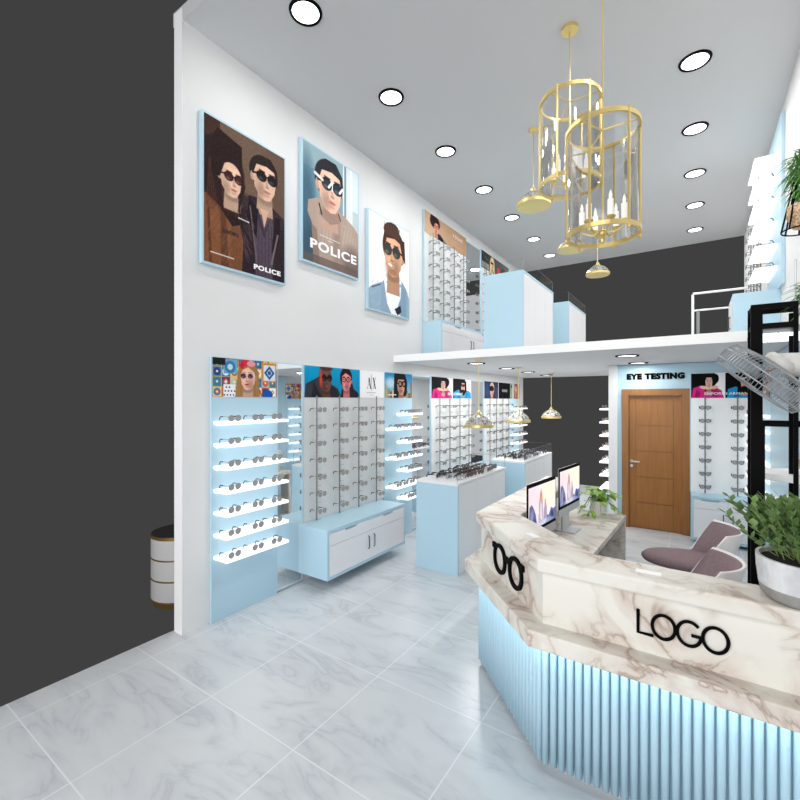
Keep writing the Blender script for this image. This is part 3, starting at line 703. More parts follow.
sC = shelf_display((XL, 9.83, 0), A90, .68, 'farthest blue lit shelf display at the open end of left wall', M_W, LV[:6], [(.02,.66)]*6)
for i, z in enumerate(LV[:5]):
    for j, x in enumerate([.14, .34, .54]): glasses(P_FAR, W(sC, x, -.215, z), A90, f'glasses {ORD[j]} from left on {ORD[i]} shelf down at open end of left wall', 'glasses on the farthest lit shelves')

# cabinets under rod displays
def base_cabinet(loc, rz, w, d, z0, z1, label):
    r = thing('base_cabinet', label, 'cabinet', loc, rz)
    b = B(); b.box(0,w,-d,0,z1-.035,z1).box(0,w,-d,0,z0,z0+.03).box(0,.03,-d,0,z0+.03,z1-.035).box(w-.03,w,-d,0,z0+.03,z1-.035).box(.03,w-.03,-.02,0,z0+.03,z1-.035)
    b.box(.03,w-.03,-d+.03,-.021,z0+.03,z1-.035)
    b.obj('body', BLUE, r)
    zm = z1-.17; hw = (w-.06)/2
    for k in range(2):
        x0 = .032+k*hw; x1 = x0+hw-.004
        q = B(); xc = (x0+x1)/2
        pts = [(x0,zm+.003),(x1,zm+.003),(x1,z1-.04),(xc+.11,z1-.04),(xc+.09,z1-.062),(xc-.09,z1-.062),(xc-.11,z1-.04),(x0,z1-.04)]
        a = [q.bm.verts.new((x,-d-.004,z)) for x, z in pts]; c = [q.bm.verts.new((x,-d+.03,z)) for x, z in pts]
        q._f(a); q._f(c)
        for i in range(len(pts)): q._f([a[i], a[(i+1) % 8], c[(i+1) % 8], c[i]])
        q.obj('drawer', WHITE, r)
        dd = box('door', WHITE, x0, x1, -d-.004, -d+.02, z0+.035, zm-.001, r)
        hx = (x1-.05) if k == 0 else (x0+.05)
        B().tube([(hx,-d-.005,zm-.05),(hx,-d-.022,zm-.06),(hx,-d-.022,zm-.19),(hx,-d-.005,zm-.2)], .006, 6).obj('handle', HANDLE, dd)
    return r
base_cabinet((XL, 3.30, 0), A90, 1.45, .45, .12, .643, 'floating pale blue cabinet with white doors under rod display beside AX sign')
base_cabinet((XL, 6.165, 0), A90, 1.5, .38, .12, .643, 'floating blue cabinet behind the nearer display island')
base_cabinet((XL, 8.32, 0), A90, 1.48, .38, .12, .643, 'floating blue cabinet behind the farther display island')

# ---- islands
def island(x0, x1, y0, y1, z0, label, white_top=True):
    h = 1.05; w = x1-x0; L = y1-y0
    r = thing('display_island', label, 'display counter', (x0, y0, z0))
    box('blue_end', BLUE, 0, w, 0, .025, 0, h-(.03 if white_top else 0), r); box('blue_end', BLUE, 0, w, L-.025, L, 0, h-(.03 if white_top else 0), r)
    box('body', WHITE, .012, w-.012, .025, L-.025, 0, h-.03, r)
    for k in range(3):
        box('door', WHITE, w-.012, w-.001, .03+k*(L-.06)/3, .026+(k+1)*(L-.06)/3, .03, h-.036, r)
    b = B()
    for k in range(12): b.box(w-.0011,w-.0003,.06+k*(L-.1)/12,.0625+k*(L-.1)/12,.3,h-.1)
    if white_top: box('top', WHITE, 0, w, 0, L, h-.03, h, r, bevel=.003)
    else: box('top', BLUE, 0, w, .025, L-.025, h-.03, h, r)
    b = B(); g = .16; e = .004
    b.box(.01,.01+e,.01,L-.01,h,h+g).box(w-.01-e,w-.01,.01,L-.01,h,h+g).box(.01+e,w-.01-e,L-.01-e,L-.01,h,h+g).box(.01+e,w-.01-e,.01,.01+e,h,h+g)
    b.obj('glass_guard', GUARD, r)
    b = B()
    for x in (.012, w-.012):
        for y in (.012, L-.012): b.tube([(x,y,h),(x,y,h+g)], .0025, 4)
    b.tube([(w-.012,.012,h+g),(w-.012,L-.012,h+g)], .0018, 4); b.tube([(.012,L-.012,h+g),(w-.012,L-.012,h+g)], .0018, 4)
    b.obj('glass_edge', ROD, r)
    return r
island(-2.77, -2.22, 4.43, 5.95, 0, 'nearer ground floor island with blue end, white top heaped with glasses')
island(-2.72, -2.16, 6.6, 8.12, 0, 'farther ground floor island, blue end, glasses on its white top, glass guard')
island(-2.39, -1.84, 5.55, 7.0, ZM, 'larger-looking blue and white island at the front edge of the mezzanine', False)
island(-2.33, -1.78, 7.76, 9.14, ZM, 'smaller-looking blue and white island further back on the mezzanine', False)
def heap(x0, x1, y0, y1, rows, kinds, who):
    for j in range(rows):
        for i in range(3):
            k = kinds(i, j); proto, nm = {'b': (P_BLK, 'black framed'), 'n': (P_BRN, 'brown framed'), 'g': (P_GRY, 'clear grey framed'), 't': (P_TEAL, 'teal lens')}[k]
            x = x0+(x1-x0)*(i+.5)/3+random.uniform(-.02,.02)+.06; y = y0+(y1-y0)*(j+.5)/rows+random.uniform(-.015,.015)
            side = ('wall side', 'middle', 'aisle side')[i]
            glasses(proto, (x, y, 1.052), A90+random.uniform(-.3,.3), f'{nm} glasses, {ORD[j]} from the blue end on {side} of {who}', 'glasses on '+who)
heap(-2.72, -2.27, 4.60, 5.78, 9, lambda i, j: 't' if (i == 2 and j == 8) else ('g' if (j < 2 and i != 0) or (i == 0 and j > 6) else ('b' if i == 0 or j in (2, 8) else 'n')), 'nearer island top')
heap(-2.67, -2.22, 6.74, 7.95, 8, lambda i, j: 'bgb'[(i+j) % 3] if j % 3 else 'b', 'farther island top')

# ---- left wall, mezzanine
rU = rod_display((XL, 5.94, ZM), A90, 1.53, 'mezzanine rod display under tan VOGUE banner', [(M_V, 1.53, 'tan banner with dark haired woman')], RB, .61, z1=2.05, h=2.4, rows=[z+.02 for z in ROWS])
text('poster_lettering', 'VOGUE', .085, CARD, rU, (1.17, -.0365, 2.285), UP, 1.0, .0005, 0, spacing=1.6)
fill_rods(rU, RB, [z+.02 for z in ROWS], P_CLR, 'upstairs display under tan banner', 'glasses on the first mezzanine rod display')
mirror((XL, 7.475, ZM), A90, .69, 2.38, 'mezzanine wall mirror beside the tan VOGUE banner')
rU2 = rod_display((XL, 8.17, ZM), A90, 1.55, 'second mezzanine rod display, dark poster with blonde woman, behind blue island', [(M_D, 1.55, 'dark poster with blonde woman')], [.15,.53,.9,1.27], .61, z1=2.05, h=2.4, rows=[z+.02 for z in ROWS])
fill_rods(rU2, [.15], [z+.02 for z in ROWS], P_CLR, 'second upstairs display with dark poster', 'glasses on the second mezzanine rod display')
base_cabinet((XL, 5.94, ZM), A90, 2.2, .34, 0.0, .61, 'blue and white mezzanine cabinet under the tan banner display')

# ---- big posters high on the left wall
def big_poster(y0, y1, z0, z1, me, label):
    r = thing('wall_poster', label, 'poster', (XL, y0, z0), A90); w = y1-y0; h = z1-z0
    box('poster_frame', BLUE, 0, w, -.045, 0, 0, h, r, bevel=.003)
    put_print('print', me, r, (.02, -.047, .02)); return r
p1 = big_poster(2.16, 3.10, 3.2, 4.54, print_mesh('leather_print', pic_leather(), .90, 1.30), 'framed poster of woman and man in leather jackets and sunglasses, leftmost on wall')
text('poster_lettering', 'POLICE', .062, CARD, p1, (.70, -.049, .1), UP, 1.45, .0005, .003, spacing=1.15)
p2 = big_poster(3.32, 4.30, 3.53, 4.88, print_mesh('shirt_print', pic_shirt(), .94, 1.31), 'framed poster of man in beige top and sunglasses with large POLICE wording')
text('poster_lettering', 'POLICE', .145, CARD, p2, (.52, -.049, .225), UP, 1.55, .0005, .005, spacing=1.12)
p3 = big_poster(4.48, 5.49, 3.20, 4.53, print_mesh('denim_print', pic_denim(), .97, 1.29), 'framed poster of smiling man in aviators and denim shirt on white')

# ---- eye testing wall display
RE = [.17, .54]
rE = rod_display((-.05, 7.7, 0), 0, .85, 'white rod display on the EYE TESTING wall right of the door', [(M_K, .41, None)], RE, .66, rows=ROWS)
for c in list(rE.children):
    if c.name.startswith('header_poster'): c.scale = (.53, 1, 1); c['label'] = 'poster of woman in pink jacket'
    if c.name.startswith('back_panel'): c.data.materials[0] = WHITEB
hb = put_print('header_poster', M_B, rE, (.405, -.034, 2.03), 'poster of woman in turquoise jacket'); hb.scale = (.53, 1, 1)
t_ = text('poster_lettering', 'EMPORIO ARMANI', .05, CARD, rE, (.42, -.0365, 2.09), UP, 1.25, .0005, .0004)
fill_rods(rE, RE, ROWS[:7], P_CLR, 'display right of brown door', 'glasses on the display beside the door')
base_cabinet((-.05, 7.7, 0), 0, .84, .36, .05, .66, 'pale blue and white cabinet on the EYE TESTING wall right of the door')
# side shelves of the eye room (face the aisle, at x = -1.15)
sS = thing('shelf_display', 'white lit shelves sticking out of the white side wall left of the door', 'display shelf', (-1.15, 8.75, 0), -A90)
LVS = [1.855-.225*k for k in range(7)]
for z in LVS:
    s = box('shelf', LED, 0, .7, -.2, 0, z-.028, z, sS); box('light_strip', STRIP, .02, .68, -.03, -.003, z-.04, z-.0285, s)
for i, z in enumerate(LVS[:6]):
    for j, x in enumerate((.18, .5)): glasses(P_FAR, W(sS, x, -.18, z), -A90, f'{("farther","nearer")[j]} glasses on {ORD[i]} shelf down of side wall left of brown door', 'glasses on the shelves left of the door')
sSb = base_cabinet((-1.15, 8.75, 0), -A90, .7, .22, .05, .36, 'small blue cabinet below the shelves left of the brown door')

# ---- right wall
sR = shelf_display((XR, 7.63, 0), -A90, .68, 'blue lit shelf display on right wall beside the EYE TESTING wall', M_T, LV, [(.02,.64)]*7, plabel='poster of woman before patterned tiles')
for i, z in enumerate(LV[:6]):
    for j, x in enumerate((.15, .42)): glasses(P_WIRE, W(sR, x, -.215, z), -A90, f'gold-armed glasses, {("left","right")[j]} pair on {ORD[i]} shelf down of right wall display', 'glasses on the ground floor right wall shelves')
wp = tag(box('wall_panel', BLUE, XR-.03, XR, 5.0, 6.94, 0, 2.54), 'plain pale blue panel on right wall behind the black rack', 'wall panel')
LU = [4.53-.253*k-ZM for k in range(5)]
sU = shelf_display((XR, 7.16, ZM), -A90, 1.0, 'blue mezzanine shelf display on right wall with glowing white shelves', None, [LU[0]+.253]+LU, [(.0,.72)]*6, depth=.2, h=2.45, base=.615)
for i, z in enumerate(LU):
    for j, x in enumerate((.13, .38, .64)): glasses(P_WIRE, W(sU, x, -.19, z), -A90, f'gold-armed glasses, {ORD[j]} from left on {ORD[i]} glowing mezzanine shelf down', 'glasses on the mezzanine right wall shelves')
base_cabinet((XR, 7.16, ZM), -A90, .72, .43, .0, .61, 'blue mezzanine cabinet below the glowing shelves on right wall')
rV = rod_display((XR, 8.9, ZM), -A90, 1.6, 'white mezzanine rod display on right wall beyond glowing shelves', [], [.2,.6,1.0,1.4], .61, rows=[z+.02 for z in ROWS])
fill_rods(rV, [.6, 1.0], [z+.02 for z in ROWS], P_CLR, 'white upstairs right wall display', 'glasses on the right wall mezzanine rods')
# railing
rl = thing('guard_railing', 'white metal guard railing with two rails on the mezzanine', 'railing', (-.03, 8.4, ZM))
B().tube([(0,0,1.06),(.72,0,1.06)], .018, 8).obj('rail', WHITE, rl); B().tube([(0,0,.79),(.72,0,.79)], .014, 8).obj('rail', WHITE, rl)
for x, mm, rr in ((0, WHITE, .018), (.07, ROD, .022)): B().box(x-rr,x+rr,-rr/2,rr/2,0,1.05 if x == 0 else .785).obj('post', mm, rl)

# ------------------------------------------------------------ reception desk
DY = 2.345

def off(d):  # inset of the outer line by d towards the staff side
    t = math.tan(math.radians(22.5)); return [(XR-.005, DY+d), (-.70+d*t, DY+d), (-1.38+d, 3.055+d*t), (-1.38+d, 4.95)]
def band(d0, d1): return off(d0)+list(reversed(off(d1)))
dk = thing('reception_desk', 'angled reception desk in cream marble with blue fluted front', 'reception desk', (0,0,0))
B().prism(off(0)+[(-1.07, 4.95), (-1.065, 3.17), (-.46, 2.59), (XR-.005, 2.585)], 1.075, 1.15).obj('counter_top', MARB, dk, bevel=.012)
B().prism(band(.04, .12), .79, 1.076).obj('marble_front', MARB, dk)
B().prism(band(-.075, .14), .70, .79).obj('ledge', MARB, dk, bevel=.008)
B().prism(band(.05, .09), .05, .70).obj('front_board', BLUE, dk)
fl = B()
P_ = off(.03)
for (a, b) in ((P_[0], P_[1]), (P_[1], P_[2]), (P_[2], P_[3])):
    L_ = math.hypot(b[0]-a[0], b[1]-a[1]); n = int(L_/.042)
    for k in range(n):
        t = (k+.5)/n; x, y = a[0]+(b[0]-a[0])*t, a[1]+(b[1]-a[1])*t; fl.cyl(x, y, .05, .695, .018, 10)
fo = fl.obj('fluted_front', BLUE, dk, smooth=True); 
B().prism(band(-.03, .0), .69, .70).obj('light_strip', mat('cool_led', (1,1,1,1), .4, 0, (.6,.9,1,1), 5), dk)
B().prism(band(.08, .13), 0, .05).obj('plinth', SCRG, dk)
B().prism([(-1.26,3.0),(-.735,2.62),(-.62,5.28),(-1.26,5.28)], .70, .75).obj('desk_top', MARB, dk, bevel=.004)
box('end_panel', MARB, -1.24, -.62, 5.23, 5.28, 0, .70, dk)
# LOGO
stk = lambda: B()
lo = B(); r_ = .0075; zc = .935
def lo_letter(ch, x):
    if ch == 'L': lo.tube([(x-.032,0,zc+.058),(x-.032,0,zc-.052),(x+.032,0,zc-.052)], r_, 8)
    if ch == 'O': lo.tube([(x+.046*math.cos(a),0,zc+.055*math.sin(a)) for a in [2*PI*k/28 for k in range(28)]], r_, 8, True)
    if ch == 'G': lo.tube([(x+.046*math.cos(a),0,zc+.055*math.sin(a)) for a in [.75+(5.4-.1)*k/24 for k in range(25)]]+[(x+.046,0,zc-.005),(x+.008,0,zc-.005)], r_, 8)
for ch, x in (('L',-.195),('O',-.122),('G',-.022),('O',.075)): lo_letter(ch, x)
lt = lo.obj('logo_lettering', BLK, None, (0, DY+.031, .0)); tag(lt, 'black thin line LOGO lettering on the marble desk front', 'lettering')
# spectacles emblem on angled face
a, b = off(.04)[1], off(.04)[2]; dv = Vector((b[0]-a[0], b[1]-a[1], 0)); ang = math.atan2(dv.y, dv.x)
em = B()
def rimshape(cx, q):
    o = []; n = 28
    for k in range(n):
        t = 2*PI*k/n; x = math.cos(t); z = math.sin(t)
        o.append((cx+.092*math.copysign(abs(x)**.9, x), .092*math.copysign(abs(z)**.92, z)-.004*q))
    return o
for cx in (-.115, .115):
    oo = rimshape(cx, 0); ii = [(cx+(x-cx)*.74, z*.76) for x, z in oo]; n = len(oo)
    for y0, y1 in ((-.012, .004),):
        A = [em.bm.verts.new((x,y0,z)) for x, z in oo]; Bv = [em.bm.verts.new((x,y0,z)) for x, z in ii]
        C = [em.bm.verts.new((x,y1,z)) for x, z in oo]; D = [em.bm.verts.new((x,y1,z)) for x, z in ii]
        for k in range(n):
            l = (k+1) % n; em._f([A[k],A[l],Bv[l],Bv[k]]); em._f([C[k],D[k],D[l],C[l]]); em._f([A[k],C[k],C[l],A[l]]); em._f([Bv[k],Bv[l],D[l],D[k]])
em.box(-.05,.05,-.012,.004,.018,.05).box(-.222,-.17,-.012,.004,.045,.078).box(.17,.222,-.012,.004,.045,.078)
mid = Vector((a[0],a[1],0))+dv*.475
eo = em.obj('spectacles_emblem', BLK, None, (mid.x, mid.y, .932), ang+PI); tag(eo, 'large black spectacles emblem on the angled marble desk face', 'emblem')
nrm = Vector((math.sin(ang+PI), -math.cos(ang+PI), 0)); eo.location += nrm*.005; eo.scale = (1.07, 1, 1.07)
# white cards lying on the counter (three)
for (cx, cy, rz, lb, w, d) in ((-.84, 2.72, -.72, 'white card on the marble top above the spectacles emblem', .1, .05), (-.19, 2.455, 0, 'white card on the desk top in front of the mauve chairs', .11, .05)):
    tag(B().box(-w/2,w/2,-d/2,d/2,0,.002).obj('card', CARD, None, (cx, cy, 1.151), rz), lb, 'card')
# monitors
SCRM = print_mesh('screen_picture', pic_screen(), .53, .32)
sm = bpy.data.materials.new('lit_screen'); sm.use_nodes = True; nt = sm.node_tree; n_ = nt.nodes.new('ShaderNodeVertexColor'); n_.layer_name = 'print'
pb = nt.nodes['Principled BSDF']; pb.inputs['Base Color'].default_value = (.02,.02,.02,1); nt.links.new(n_.outputs[0], pb.inputs['Emission Color']); pb.inputs['Emission Strength'].default_value = 1.0
SCRM.materials[0] = sm
def monitor(x, y, rz, label):
    r = thing('computer_monitor', label, 'computer', (x, y, .75), rz)
    s = print_mesh_o = None
    box('bezel', BLK, -.28, .28, -.009, 0, .245, .62, r, bevel=.004)
    put_print('screen', SCRM, r, (-.265, -.0105, .272))
    box('back_cover', SCRG, -.235, .25, 0.0005, .02, .19, .615, r, bevel=.004); box('chin', SCRG, -.28, .28, -.009, 0, .18, .2449, r)
    B().box(-.09,.09,.03,.045,.01,.35).box(-.09,.09,.02,.032,.3,.36).obj('stand_neck', SCRG, r)
    box('stand_base', SCRG, -.1, .1, -.08, .11, 0, .01, r)
    return r
ma_ = math.atan2(.56, .06)
monitor(-1.0, 3.455, ma_, 'computer screen on desk nearer the glasses emblem, left one of two')
monitor(-1.0, 4.36, ma_, 'computer screen on desk beside the potted plant, right one of two')

# ------------------------------------------------------------ plants
def pothos(loc):
    r = thing('potted_plant', 'bright green trailing plant in small white pot at end of desk', 'plant', loc)
    B().lathe([(.0,0),(.07,0),(.088,.165),(.08,.165),(.078,.15),(0,.15)], 28).obj('pot', SHELL, r, smooth=False)
    B().cyl(0,0,.14,.152,.077).obj('soil', SOIL, r)
    rs = random.Random(5); st = B(); lv = B()
    for k in range(78):
        a = rs.uniform(0, 2*PI); hang = k % 3 == 0; rad = rs.uniform(.1, .2) if hang else rs.uniform(.03,.17)
        z = rs.uniform(.02,.14) if hang else rs.uniform(.18,.3)
        p = Vector((rad*math.cos(a), rad*math.sin(a), z)); m_ = Vector((rad*.6*math.cos(a), rad*.6*math.sin(a), .2 if hang else z*.8+.03))
        st.tube([(0,0,.15), m_, p], .002, 4); lv.leaf(p, (math.cos(a+rs.uniform(-.9,.9)), math.sin(a+rs.uniform(-.9,.9)), rs.uniform(-.5,.5)), rs.uniform(.07,.10), rs.uniform(.024,.036), .3)
    st.obj('stem', STEM, r); o = lv.obj('foliage', LEAFL, r); o['label'] = 'bright green leaves'
pothos((-.865, 5.11, .75))
def planter():
    r = thing('planter', 'round concrete planter with leafy green shrub on marble counter', 'plant', (.385, 2.475, 1.15))
    B().lathe([(0,0),(.125,0),(.148,.022),(.155,.062)], 40).obj('pot_base', CONCD, r, smooth=True)['label'] = 'raw darker concrete base'
    B().lathe([(.155,.06),(.163,.13),(.165,.182),(.152,.182),(.15,.155),(0,.155)], 40).obj('pot', CONC, r, smooth=False)
    B().cyl(0,0,.15,.163,.1495,32).obj('soil', SOIL, r)
    rs = random.Random(11); st = B(); lv = B()
    for k in range(80):
        a = 2*PI*k/80*7+rs.uniform(-.3,.3); tilt = rs.uniform(.1, 1.15); L = rs.uniform(.16,.27)
        base = Vector((rs.uniform(0,.1)*math.cos(a), rs.uniform(0,.1)*math.sin(a), .175))
        d = Vector((math.sin(tilt)*math.cos(a), math.sin(tilt)*math.sin(a), math.cos(tilt)))
        pts = [base+d*L*t+Vector((0,0,.06))*t*t*tilt for t in (0,.33,.66,1)]
        st.tube(pts, .0025, 4)
        for j in range(14):
            t = .25+.75*j/13; q = base+d*L*t+Vector((0,0,.06))*t*t*tilt; b2 = a+j*2.4
            lv.leaf(q, Vector((math.cos(b2), math.sin(b2), .7))+d*.8, rs.uniform(.032,.05), rs.uniform(.011,.017), .05, 2)
    st.obj('stem', STEM, r); lv.obj('foliage', LEAF, r)
planter()
def grass(name, loc, n, L, label, seed, pot=None, potr=.05):
    r = thing(name, label, 'plant', loc); rs = random.Random(seed); lv = B()
    for k in range(n):
        a = rs.uniform(0,2*PI); e = rs.uniform(-.1,1.3); d = (math.cos(a)*math.cos(e), math.sin(a)*math.cos(e), math.sin(e)); z = rs.uniform(-.02,.12)
        lv.leaf((0,0,.1+z), d, L*rs.uniform(.7,1.1), .006, .5, 4)
    lv.obj('foliage', GRASS, r)
    B().lathe([(0,0),(potr*.8,0),(potr,.09),(potr*.9,.09),(potr*.88,.08),(0,.08)], 20).obj('pot', pot or SHELL, r)
    return r

# ------------------------------------------------------------ chairs
def chair(loc, rz, label):
    """tub chair facing -X"""
    r = thing('tub_chair', label, 'chair', loc, rz)
    # shell: barrel back around +X
    def hgt(p):
        t = abs(p); e = min(1, max(0, (t-1.0)/.55)); return .78-.31*e
    def wall(r0, r1, zb, extra):
        b = B(); n = 48; cols = []
        for k in range(n+1):
            p = -1.6+3.2*k/n; h_ = hgt(p)+extra; c_, s_ = math.cos(p), math.sin(p); fl_ = .10*(h_-.42)/.38
            def pt(rad, z, lean): return b.bm.verts.new(((rad+lean)*c_*1.0, (rad+lean)*s_, z))
            cols.append([pt(r0,zb,0), pt(r0,.42,0), pt(r0,h_,fl_), pt(r1,h_,fl_), pt(r1,.42,0), pt(r1,zb,0)])
        for k in range(n):
            for i in range(6): b._f([cols[k][i], cols[k+1][i], cols[k+1][(i+1) % 6], cols[k][(i+1) % 6]])
        b._f(cols[0]); b._f(cols[-1]); return b
    wall(.285, .262, .36, 0).obj('shell', SHELL, r, smooth=True)['label'] = 'white outer shell'
    wall(.2615, .232, .43, -.012).obj('back_cushion', CUSH, r, smooth=True)
    B().lathe([(0,.355),(.25,.355),(.262,.37),(.262,.385),(0,.385)], 40).obj('seat_pan', SHELL, r)
    s = B(); s.lathe([(0,.386),(.25,.386),(.262,.41),(.262,.435),(.245,.462),(.2,.47),(0,.475)], 40)
    for v in s.bm.verts:
        if v.co.x < 0: v.co.x *= 1.75
    s.obj('seat_cushion', CUSH, r, smooth=True)
    B().cyl(0,0,.06,.355,.025).obj('column', SCRG, r)
    for k in range(4):
        a = PI/4+k*PI/2; B().tube([(0,0,.07),(.26*math.cos(a),.26*math.sin(a),.02)], [.018,.012], 8).obj('leg', SCRG, r)
    return r
chair((-.0, 5.13, 0), .12, 'mauve tub chair with white shell, farther of the two behind desk')
chair((-.06, 4.12, 0), .05, 'mauve tub chair with white shell, nearer of the two behind desk')

# ------------------------------------------------------------ pendants
def pendant(loc, drop, label, group):
    r = thing('pendant_lamp', label, 'lamp', loc, group=group)
    B().lathe([(0,0),(.19,0),(.198,.006),(.198,.04),(.188,.048),(.18,.04),(.18,.012),(0,.012)], 40).obj('rim_disc', GOLD, r, smooth=False)
    d = B(); prof = [(.186,.046),(.168,.085),(.14,.12),(.105,.148),(.068,.168),(.035,.18)]
    d.lathe(prof, 18).obj('crystal_dome', CRYST, r)
    g = B()
    for k in range(6):
        a = 2*PI*k/6; g.tube([(q*math.cos(a), q*math.sin(a), z) for q, z in prof], .0035, 4)
    g.obj('dome_rib', GOLD, r)
    B().lathe([(0,.17),(.04,.172),(.042,.19),(.026,.2),(.024,.225),(.01,.232),(.0,.233)], 20).obj('cap', GOLD, r, smooth=False)
    B().tube([(0,0,.23),(0,0,drop-.02)], .006, 8).obj('rod', GOLD, r)
    B().lathe([(0,drop-.028),(.02,drop-.026),(.06,drop-.01),(.062,drop),(0,drop)], 24).obj('canopy', GOLD, r)
for k, y in enumerate((5.58, 7.2, 9.23)):
    pendant((-2.47, y, 1.62), 2.555-1.62, ('gold rimmed crystal dome pendant under mezzanine, nearest of three', 'gold rimmed crystal dome pendant under mezzanine, middle of three', 'gold rimmed crystal dome pendant under mezzanine before the dark opening')[k], 'pendants under the mezzanine')
for k, (x, y, z) in enumerate(((-1.6, 5.2, 4.31), (-1.55, 6.9, 4.26), (-1.43, 8.35, 4.21))):
    pendant((x, y, z), ZC-z, ('gold disc pendant hung from high ceiling, leftmost and largest in view', 'gold disc pendant hung just below the lower glass drum chandelier', 'gold disc pendant hung from high ceiling against the dark opening')[k], 'pendants hung from the high ceiling')

def chandelier(loc, label, R=.25, H=.72):
    r = thing('drum_chandelier', label, 'chandelier', loc)
    for z in (0, H): B().lathe([(R-.012,z),(R+.004,z),(R+.004,z+.03),(R-.012,z+.03),(R-.012,z)], 56).obj('ring', GOLD, r)
    for k in range(6):
        a = 2*PI*k/6+.35; x, y = R*math.cos(a), R*math.sin(a)
        B().tube([(x,y,-.012),(x,y,H+.04)], .009, 8).obj('bar', GOLD, r)
        B().lathe([(0,-.03),(.012,-.02),(.012,-.008),(0,0)], 10, (x,y,0)).obj('finial', GOLD, r)
    b = B()
    n = 84
    for k in range(n):
        a0, a1 = 2*PI*k/n, 2*PI*(k+1)/n; q0 = R-.014-.004*(k % 2); q1 = R-.014-.004*((k+1) % 2)
        v = [b.bm.verts.new((q*math.cos(a), q*math.sin(a), z)) for q, a, z in ((q0,a0,.02),(q1,a1,.02),(q1,a1,H+.01),(q0,a0,H+.01))]; b._f(v)
    b.obj('glass_drum', RIBG, r, smooth=True, merge=True)
    B().tube([(0,0,-.02),(0,0,H+.0)], .009, 10).obj('stem', GOLD, r)
    B().lathe([(0,-.05),(.014,-.038),(.02,-.02),(.012,-.005),(.03,.01),(.03,.03),(.0,.035)], 20).obj('finial', GOLD, r)
    for k in range(6):
        a = 2*PI*k/6; x, y = .135*math.cos(a), .135*math.sin(a)
        B().tube([(0,0,.05),(x*.5,y*.5,.02),(x,y,.05),(x,y,.07)], .006, 8).obj('arm', GOLD, r)
        B().lathe([(0,.068),(.022,.07),(.032,.085),(.03,.09),(0,.09)], 18, (x,y,0)).obj('candle_cup', GOLD, r)
        B().cyl(x,y,.09,.20,.019,16).obj('candle', CANDLE, r); 
        B().lathe([(0,.2),(.009,.205),(.012,.225),(.006,.25),(0,.265)], 12, (x,y,0)).obj('bulb', CANDLE, r)
    for z in (H+.02,): 
        for k in range(3):
            a = 2*PI*k/3; B().tube([(0,0,z),(R*math.cos(a),R*math.sin(a),z)], .006, 6).obj('spoke', GOLD, r)
    B().tube([(0,0,H),(0,0,ZC-loc[2]-.01)], .005, 6).obj('suspension_rod', GOLD, r)
    B().cyl(0,0,ZC-loc[2]-.03,ZC-loc[2],.07).obj('canopy', GOLD, r)
chandelier((-.53, 3.28, 3.13), 'gold and clear glass drum chandelier, lower and nearer of the two', R=.235)
chandelier((-.90, 3.95, 3.85), 'gold and clear glass drum chandelier, higher one partly behind the lower', H=.72)

# ------------------------------------------------------------ downlights
def downlight(x, y, z, label, power, group):
    r = thing('downlight', label, 'ceiling light', (x, y, z), group=group)
    B().lathe([(.112,-.013),(.132,-.013),(.137,0),(.112,0),(.112,-.013)], 36).obj('trim_ring', BLK, r)
    B().cyl(0,0,-.005,-.001,.112,32).obj('lamp_disc', LAMP, r)
    l = bpy.data.lights.new('lamp', 'AREA'); l.shape = 'DISK'; l.size = .2; l.energy = power; l.color = (1,.99,.97)
    lo_ = bpy.data.objects.new('lamp', l); COL.objects.link(lo_); lo_.parent = r; lo_.location = (0,0,-.024)
    return r
for k, y in enumerate((2.55, 3.78, 5.0, 6.24, 7.47, 8.72, 9.9)):
    downlight(-2.68, y, ZC, f'round recessed light, {ORD[k]} from the front in the left row of the high ceiling', 10, 'downlights left row of the high ceiling')
for k, y in enumerate((2.55, 3.78, 5.0, 6.25, 7.48, 8.7, 9.95)):
    downlight(0.0, y, ZC, f'round recessed light, {ORD[k]} from the front in the right row of the high ceiling', 15, 'downlights right row of the high ceiling')
for k, y in enumerate((6.05, 7.32, 8.5, 9.75)):
    downlight(-2.72, y, 2.555, f'round recessed light under mezzanine, {ORD[k]} from the front in the left row', 18, 'downlights left row under the mezzanine')
for k, y in enumerate((6.07, 7.34)):
    downlight(-.7, y, 2.555, f'round recessed light under mezzanine above the brown door, {("nearer","farther")[k]} one', 6.5, 'downlights by the door under the mezzanine')

# ------------------------------------------------------------ black rack on the right, fan, side table
rk = thing('plant_rack', 'tall black steel rack behind the counter holding hexagonal white trays', 'rack', (0,0,0))
def post(x, y, w, z1): return box('post', BLACK, x, x+w, y, y+w*.6, 0, z1, rk)
post(.228, 2.74, .045, 2.46); post(.229, 2.90, .04, 2.44); post(.252, 2.745, .03, 1.89); post(.385, 2.74, .018, 2.46); post(.395, 2.93, .03, 2.44); post(.45, 2.98, .045, 2.9)
for z in (2.455, 2.36): 
    b = B(); b.box(.228,.403,2.738,2.76,z-.012,z+.012).box(.229,.425,2.90,2.92,z-.012,z+.012).box(.232,.25,2.76,2.90,z-.012,z+.012).box(.385,.403,2.76,2.90,z-.012,z+.012); b.obj('top_frame', BLACK, rk)
b = B(); b.box(.26,.5,2.78,2.80,1.87,1.9).obj('crossbar', BLACK, rk)
for x in (.415, .437): B().tube([(x,2.9,0),(x,2.9,2.7)], .004, 8).obj('pole', SCRG, rk)
for z, cx, cy, R_ in ((1.59, .43, 3.0, .17), (1.42, .45, 3.1, .17)):
    hx = [(cx+R_*math.cos(PI/6+k*PI/3), cy+R_*math.sin(PI/6+k*PI/3)) for k in range(6)]
    t = B().prism(hx, z, z+.035).obj('tray', WHITEB, rk, bevel=.004)
t = B(); t.box(.25,.50,2.78,3.22,2.33,2.36).obj('light_tray', ROD, rk)
